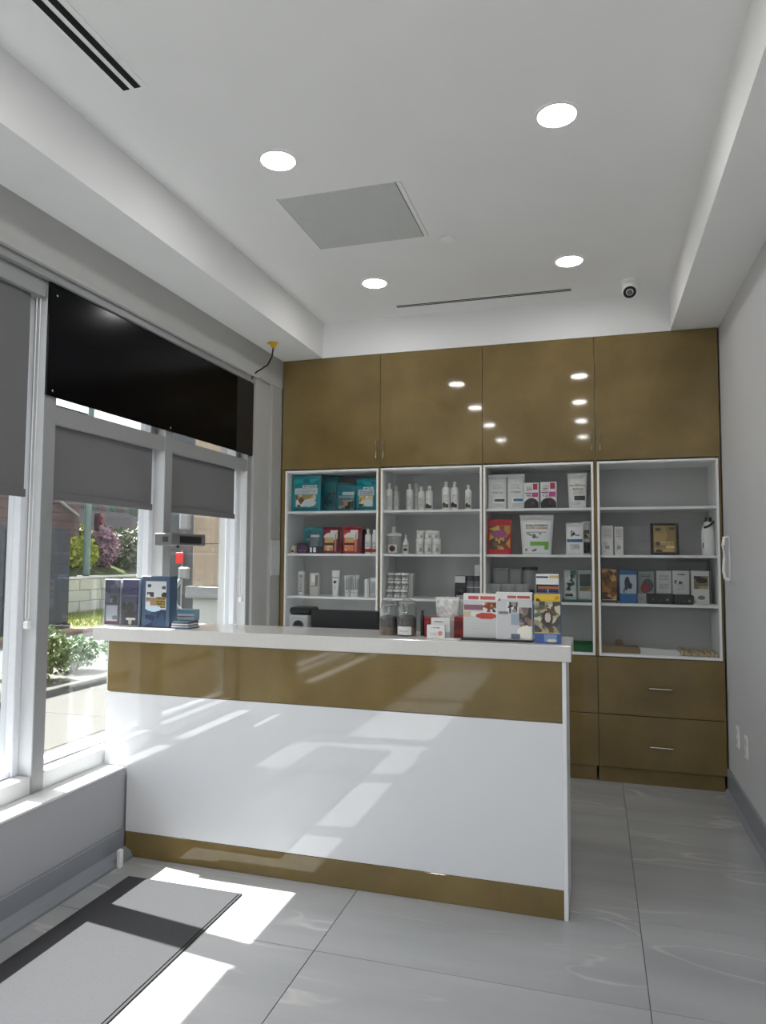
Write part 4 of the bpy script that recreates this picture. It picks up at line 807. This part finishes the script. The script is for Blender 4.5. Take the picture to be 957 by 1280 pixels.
# screen and printer on the desk behind
mn = thing('monitor', (-1.29, 3.62, .93), 'black computer screen seen from behind over the counter edge', 'monitor')
MB().bbox(-1.482, -1.095, 3.60, 3.625, 1.00, 1.208, .006).build('screen_back', M['blackm'], mn); MB().bbox(-1.33, -1.25, 3.60, 3.70, .93, .94, .004).build('stand_foot', M['blackm'], mn); MB().box(-1.305, -1.275, 3.626, 3.645, .94, 1.08).build('stand_neck', M['blackm'], mn)
pr_ = thing('label_printer', (-1.545, 3.62, .93), 'small printer with black lid and pale front beside the black screen', 'printer')
MB().bbox(-1.600, -1.492, 3.58, 3.72, .93, 1.175, .006).build('printer_body', K(176, 178, 178, .45), pr_); MB().bbox(-1.612, -1.484, 3.60, 3.73, 1.176, 1.214, .010).build('lid', M['blackm'], pr_)
mm = MB(); mm.prism([(-1.546+.030*cos(radians(a)), 1.118+.030*sin(radians(a))) for a in range(0, 181, 15)][::-1], 3.576, 3.581); mm.build('paper_slot', M['blackm'], pr_)

# ================================================================== OUTSIDE
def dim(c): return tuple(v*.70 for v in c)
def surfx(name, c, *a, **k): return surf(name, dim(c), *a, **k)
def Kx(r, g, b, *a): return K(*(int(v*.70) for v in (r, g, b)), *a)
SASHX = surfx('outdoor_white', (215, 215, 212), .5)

OG = -.1
gd = struct('ground', 'sunlit concrete forecourt outside the windows')
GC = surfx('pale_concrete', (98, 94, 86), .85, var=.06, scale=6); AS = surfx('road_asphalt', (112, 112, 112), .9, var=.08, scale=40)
sm = None
for i in range(2):
    for j in range(14):
        x0 = -5.9+1.6*i; y0 = -4+2.0*j
        o = MB().bbox(0, 1.59, 0, 1.99, -.1, 0, .004).build('concrete_slab', GC, gd, local=True) if sm is None else None
        if o is None: o = bpy.data.objects.new('concrete_slab', sm); COL.objects.link(o); o.parent = gd
        sm = o.data; o.location = (x0, y0, OG)
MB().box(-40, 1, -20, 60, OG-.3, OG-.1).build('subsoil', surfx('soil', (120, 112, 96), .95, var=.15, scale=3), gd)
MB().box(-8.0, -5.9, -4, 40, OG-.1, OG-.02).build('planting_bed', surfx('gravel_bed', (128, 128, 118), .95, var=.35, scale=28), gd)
MB().box(-10.15, -8.0, -4, 40, OG-.1, OG-.03).build('roadway', AS, gd)
MB().bbox(-10.35, -10.15, -4, 40, OG-.1, OG+.03, .01).build('kerb', surfx('reddish_kerb', (170, 126, 112), .85, var=.08), gd)
MB().box(-13.6, -10.35, -4, 40, OG-.1, OG).build('verge', surf('verge_soil', (140, 134, 92), .95, var=.3, scale=5), gd)
# nearer pale kerb edging
MB().bbox(-5.98, -5.86, -4, 30, OG-.05, OG+.08, .01).build('bed_edging', GC, gd)
# retaining wall with single blocks
rw = thing('retaining_wall', (-13.7, 18, OG), 'pale concrete block retaining wall across the street', 'wall')
BM = surf('pale_block', (196, 194, 186), .85, var=.05, scale=9); bme = None
MB().box(-14.1, -13.66, 12.96, 30, OG, OG+.90).build('wall_core', BM, rw)
for r_ in range(3):
    for k in range(20):
        y0 = 12.97+.85*k+(.42 if r_ % 2 else 0)
        if bme is None: o = MB().bbox(0, .09, 0, .838, 0, .295, .012).build('block', BM, rw, local=True); bme = o.data
        else: o = bpy.data.objects.new('block', bme); COL.objects.link(o); o.parent = rw
        o.location = (-13.66+13.7+.008*((k*7+r_*3) % 3-1), y0-18, .004+.303*r_)
MB().bbox(-14.12, -13.54, 12.96, 30.2, OG+.915, OG+.965, .01).build('coping', BM, rw)
# hillside behind
hl = MB(); nx, ny = 14, 30
for i in range(nx+1):
    for j in range(ny+1):
        x = -14.1-16*i/nx; y = 8+44*j/ny; hl.v.append((x, y, .72+max(0, (-14.3-x))*.30+.2*sin(y*.9+x)))
for i in range(nx):
    for j in range(ny): a = i*(ny+1)+j; hl.face([a, a+ny+1, a+ny+2, a+1][::-1])
hill = hl.build('hillside', surf('hill_scrub', (84, 90, 62), .95, var=.3, scale=2.5, spec=0.0)); hill['kind'] = 'structure'; hill['label'] = 'scrubby hillside rising behind the retaining wall'
LM = {}
def leafmat(k, c):
    if k not in LM: LM[k] = surf('leaf_'+k, tuple(v*.92 for v in c), .6, var=.25, scale=6)
    return LM[k]
def shrub(x, y, z, rx, ry, rz_, n, size, mk, c, label, group=None, stems=5, cat='shrub', name='leafy_shrub'):
    t = thing(name, (x, y, z), label, cat, group); R = random.Random(int(x*100+y*10)); mb = MB()
    for i in range(n):
        while True:
            p = Vector((R.uniform(-1, 1), R.uniform(-1, 1), R.uniform(-1, 1)))
            if .25 < p.length < 1: break
        p = p*(.75+.3*R.random()); cpt = Vector((p.x*rx, p.y*ry, rz_*(1.0+p.z*.98)))
        a = Vector((R.uniform(-1, 1), R.uniform(-1, 1), R.uniform(-1, 1))).normalized(); b = a.cross(Vector((R.uniform(-1, 1), R.uniform(-1, 1), R.uniform(-1, 1)))).normalized()
        s = size*R.uniform(.6, 1.3); q = len(mb.v)
        mb.v += [tuple(cpt-a*s), tuple(cpt+b*s*.45), tuple(cpt+a*s), tuple(cpt-b*s*.45)]; mb.face([q, q+1, q+2, q+3])
    f = mb.build('foliage', leafmat(mk, c), t, local=True); f['kind'] = 'stuff'
    sb_ = MB()
    for i in range(stems):
        a = 2*pi*i/stems; sb_.tube([(.03*cos(a), .03*sin(a), 0), (rx*.3*cos(a), ry*.3*sin(a), rz_*.8), (rx*.5*cos(a), ry*.5*sin(a), rz_*1.5)], .012+.01*rz_, 5)
    sb_.build('stems', surfx('bark_'+mk, (92, 76, 60), .9), t, local=True)
    return t
shrub(-14.95, 18.05, .92, .45, .58, .58, 900, .09, 'yellow', (190, 198, 70), 'bright yellow green bush behind the pole on the retaining wall')
shrub(-15.15, 19.3, 1.0, .5, .5, .75, 1300, .09, 'pink', (176, 140, 156), 'pink flowering shrub on the hillside')
shrub(-15.6, 21.1, 1.0, .85, 1.15, .72, 2400, .11, 'grey', (118, 124, 98), 'large grey green bush right of the pink one')
shrub(-15.9, 23.8, 1.2, 1.1, 1.2, 1.2, 2200, .12, 'olive', (142, 146, 88), 'tall olive bush at the right of the hillside')
shrub(-17.6, 20.9, 1.6, .7, .7, .5, 900, .14, 'olive', (142, 146, 88), 'olive shrub mass high on the hill, nearest the brown house', 'shrubs high on the hill')
shrub(-16.2, 26.9, 1.4, 1.4, 1.4, 1.6, 1800, .15, 'grey', (118, 124, 98), 'grey green shrub mass high on the hill, far right', 'shrubs high on the hill')
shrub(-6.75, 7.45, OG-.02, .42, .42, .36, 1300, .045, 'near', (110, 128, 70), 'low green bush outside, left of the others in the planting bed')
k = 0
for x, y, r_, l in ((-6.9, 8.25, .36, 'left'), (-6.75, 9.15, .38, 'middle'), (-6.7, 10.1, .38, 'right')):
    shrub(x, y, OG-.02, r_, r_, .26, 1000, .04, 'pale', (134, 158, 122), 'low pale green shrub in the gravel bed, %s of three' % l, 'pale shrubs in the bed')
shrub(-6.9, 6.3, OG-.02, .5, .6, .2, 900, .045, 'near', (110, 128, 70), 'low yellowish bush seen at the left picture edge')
gm = MB(); R = random.Random(3)
for i in range(7000):
    x = R.uniform(-13.5, -10.45); y = R.uniform(13.05, 22); a = R.uniform(0, pi); h = R.uniform(.04, .11); b = len(gm.v)
    gm.v += [(x-.015*cos(a), y-.015*sin(a), OG), (x+.015*cos(a), y+.015*sin(a), OG), (x+.03*sin(a), y+.02*cos(a), OG+h)]; gm.face([b, b+1, b+2])
go = gm.build('verge_grass', leafmat('grass', (146, 162, 84))); go['kind'] = 'stuff'; tag(go, 'short green grass on the verge below the block wall', 'grass')
# dark building on the left
db = thing('dark_building', (-11.2, 9, OG), 'dark slate building with brown siding above, seen through the left windows', 'building')
SL = surf('slate_panel', (62, 66, 72), .6, var=.05, scale=4)
MB().box(-15.5, -10.99, 2, 12.88, OG, 2.05).build('base_wall', SL, db)
for k in range(6): MB().bbox(-10.99, -10.95, 2.1+1.8*k, 3.86+1.8*k, OG+.12, 1.98, .006).build('panel', SL, db)
MB().bbox(-15.5, -10.93, 2, 12.92, OG, OG+.1, .01).build('plinth', surfx('slate_plinth', (40, 42, 46), .7), db)
MB().bbox(-10.95, -10.93, 9.62, 9.78, 1.55, 2.0, .004).build('white_marking', Kx(225, 225, 225, .6), db); MB().bbox(-10.95, -10.93, 9.62, 9.76, 1.28, 1.48, .004).build('white_marking', Kx(225, 225, 225, .6), db)
BR = surf('brown_siding', (104, 84, 80), .8, var=.08, scale=3)
hs_ = thing('brown_house', (-17, 15, .7), 'brown board sided house with a white framed window behind the dark building', 'building')
MB().box(-24, -16.4, 4, 19.6, .5, 6.0).build('house_wall', BR, hs_)
for k in range(18): MB().bbox(-16.4, -16.375, 4, 19.6, 1.2+.27*k, 1.46+.27*k, .006).build('siding_board', BR, hs_)
wn_ = MB().box(-16.376, -16.33, 17.35, 18.0, 2.45, 3.25).build('window', SASHX, hs_); MB().box(-16.34, -16.32, 17.42, 17.93, 2.52, 3.18).build('pane', Kx(120, 124, 124, .15), wn_)
MB().bbox(-24, -16.2, 3.8, 19.8, 6.0, 6.2, .02).build('roof', Kx(70, 66, 66, .8), hs_)
MB().tube([(-16.25, 17.0, 3.35), (-16.25, 18.4, 3.25), (-16.25, 19.4, 2.75)], .05, 6).build('downpipe', SASHX, hs_)
rh = thing('low_roofed_house', (-19, 24.5, 1.6), 'low house with a dark sloping roof on the hill', 'building')
MB().box(-21.5, -18.4, 22.6, 27.5, .8, 2.5).build('house_wall', surfx('rust_wall', (120, 98, 92), .85, var=.1), rh)
m_ = MB(); b = len(m_.v); m_.v += [(-18.0, 22.2, 2.45), (-18.0, 27.9, 2.45), (-20.2, 27.2, 3.35), (-20.2, 22.9, 3.35), (-22.2, 22.2, 2.45), (-22.2, 27.9, 2.45)]
m_.face([0, 1, 2, 3]); m_.face([3, 2, 5, 4]); m_.face([1, 5, 2]); m_.face([0, 3, 4]); m_.face([0, 4, 5, 1]); m_.build('roof', surfx('dark_shingle', (64, 62, 64), .95, var=.1, spec=0.0), rh)
fc = thing('hill_fence', (-23, 27, 2.6), 'tall board fence in green and rust behind the low house', 'fence')
for k in range(26): MB().bbox(-23.3, -23.24, 22.6+.5*k, 23.06+.5*k, 2.4, 5.6, .01).build('board', [surfx('fence_green', (112, 136, 120), .8), Kx(150, 120, 112, .8), Kx(146, 150, 146, .8)][k % 3] if k < 3 else bpy.data.materials[[m.name for m in bpy.data.materials if m.name.startswith('fence_green')][0]] if k % 3 == 0 else (Kx(150, 120, 112, .8) if k % 3 == 1 else Kx(146, 150, 146, .8)), fc)
# signal pole
pl = thing('signal_pole', (-14.3, 17.48, .80), 'grey green traffic signal pole with a red and dark signal head', 'pole')
MB().lathe([(.12, 0), (.10, .05), (.085, 5.5)], n=16).build('pole', surf('pole_green', (110, 130, 122), .5), pl, smooth=True, local=True)
MB().bbox(.10, .30, .13, .32, 1.40, 1.92, .02).build('signal_head', K(70, 40, 44, .5), pl, local=True)
for z, c in ((1.82, (215, 70, 80)), (1.66, (170, 50, 58)), (1.50, (190, 150, 150))):
    m_ = MB().lathe([(.075, 0), (.07, .03), (.02, .04)], n=14).build('signal_lamp', Kx(*c, .4), pl, smooth=True, local=True); m_.location = (.30, .225, z); m_.rotation_euler = (0, radians(90), 0)
MB().bbox(.1, .24, .13, .28, .98, 1.06, .01).build('push_button', Kx(40, 40, 44, .5), pl, local=True)
MB().tube([(.03, 0, 3.0), (.03, -1.2, 3.1), (0, -2.6, 3.3)], .04, 8).build('signal_arm', surfx('pole_green2', (150, 156, 150), .5), pl, local=True)
# neighbouring stone faced wing seen through the right bay
nw = thing('stone_wing', (-6, 9.2, OG), 'beige stone faced wing of the building seen through the right window bay', 'building')
ST = surf('beige_stone', (176, 156, 134), .85, var=.10, scale=3, stretch=(6, 6, .6)); STW = surf('pale_plaster', (206, 204, 198), .8, var=.04)
MB().box(-5.55, -2.8, 9.04, 12, OG, 6.5).build('wing_wall', STW, nw)
for r_ in range(9):
    for c_ in range(5):
        x0 = -5.54+.545*c_+(.0 if r_ % 2 else 0)
        MB().bbox(x0, x0+.535, 9.0, 9.04, 1.06+.60*r_, 1.652+.60*r_, .004).build('stone_panel', ST, nw)
MB().bbox(-5.62, -2.8, 8.94, 9.04, .88, 1.05, .01).build('string_course', SASHX, nw)
MB().tube([(-5.68, 8.95, OG), (-5.68, 8.95, .70), (-5.75, 8.9, .78), (-5.75, 8.9, 1.05), (-5.68, 8.93, 1.15)], .035, 8).build('downpipe', SASHX, nw)
MB().bbox(-5.72, -5.56, 8.9, 8.98, 1.15, 1.32, .02).build('white_bracket', SASHX, nw); MB().bbox(-5.72, -5.56, 8.9, 8.98, 1.86, 2.2, .02).build('white_lantern', SASHX, nw)
gw = thing('grey_tower', (-8, 14.6, OG), 'plain dark grey column of a building left of the stone wing', 'building')
MB().box(-9.5, -6.0, 14.0, 17, OG, 7).build('column_wall', surf('dark_render', (84, 86, 88), .8, var=.05), gw)
rs = thing('red_sign', (-7.5, 13.9, 1.4), 'small red square sign in front of the grey column', 'sign')
MB().bbox(-8.98, -8.80, 13.88, 13.92, 1.30, 1.55, .005).build('sign_plate', K(230, 60, 52, .5), rs); MB().tube([(-8.86, 13.945, OG), (-8.86, 13.945, 1.6)], .02, 8).build('sign_post', SASHX, rs)
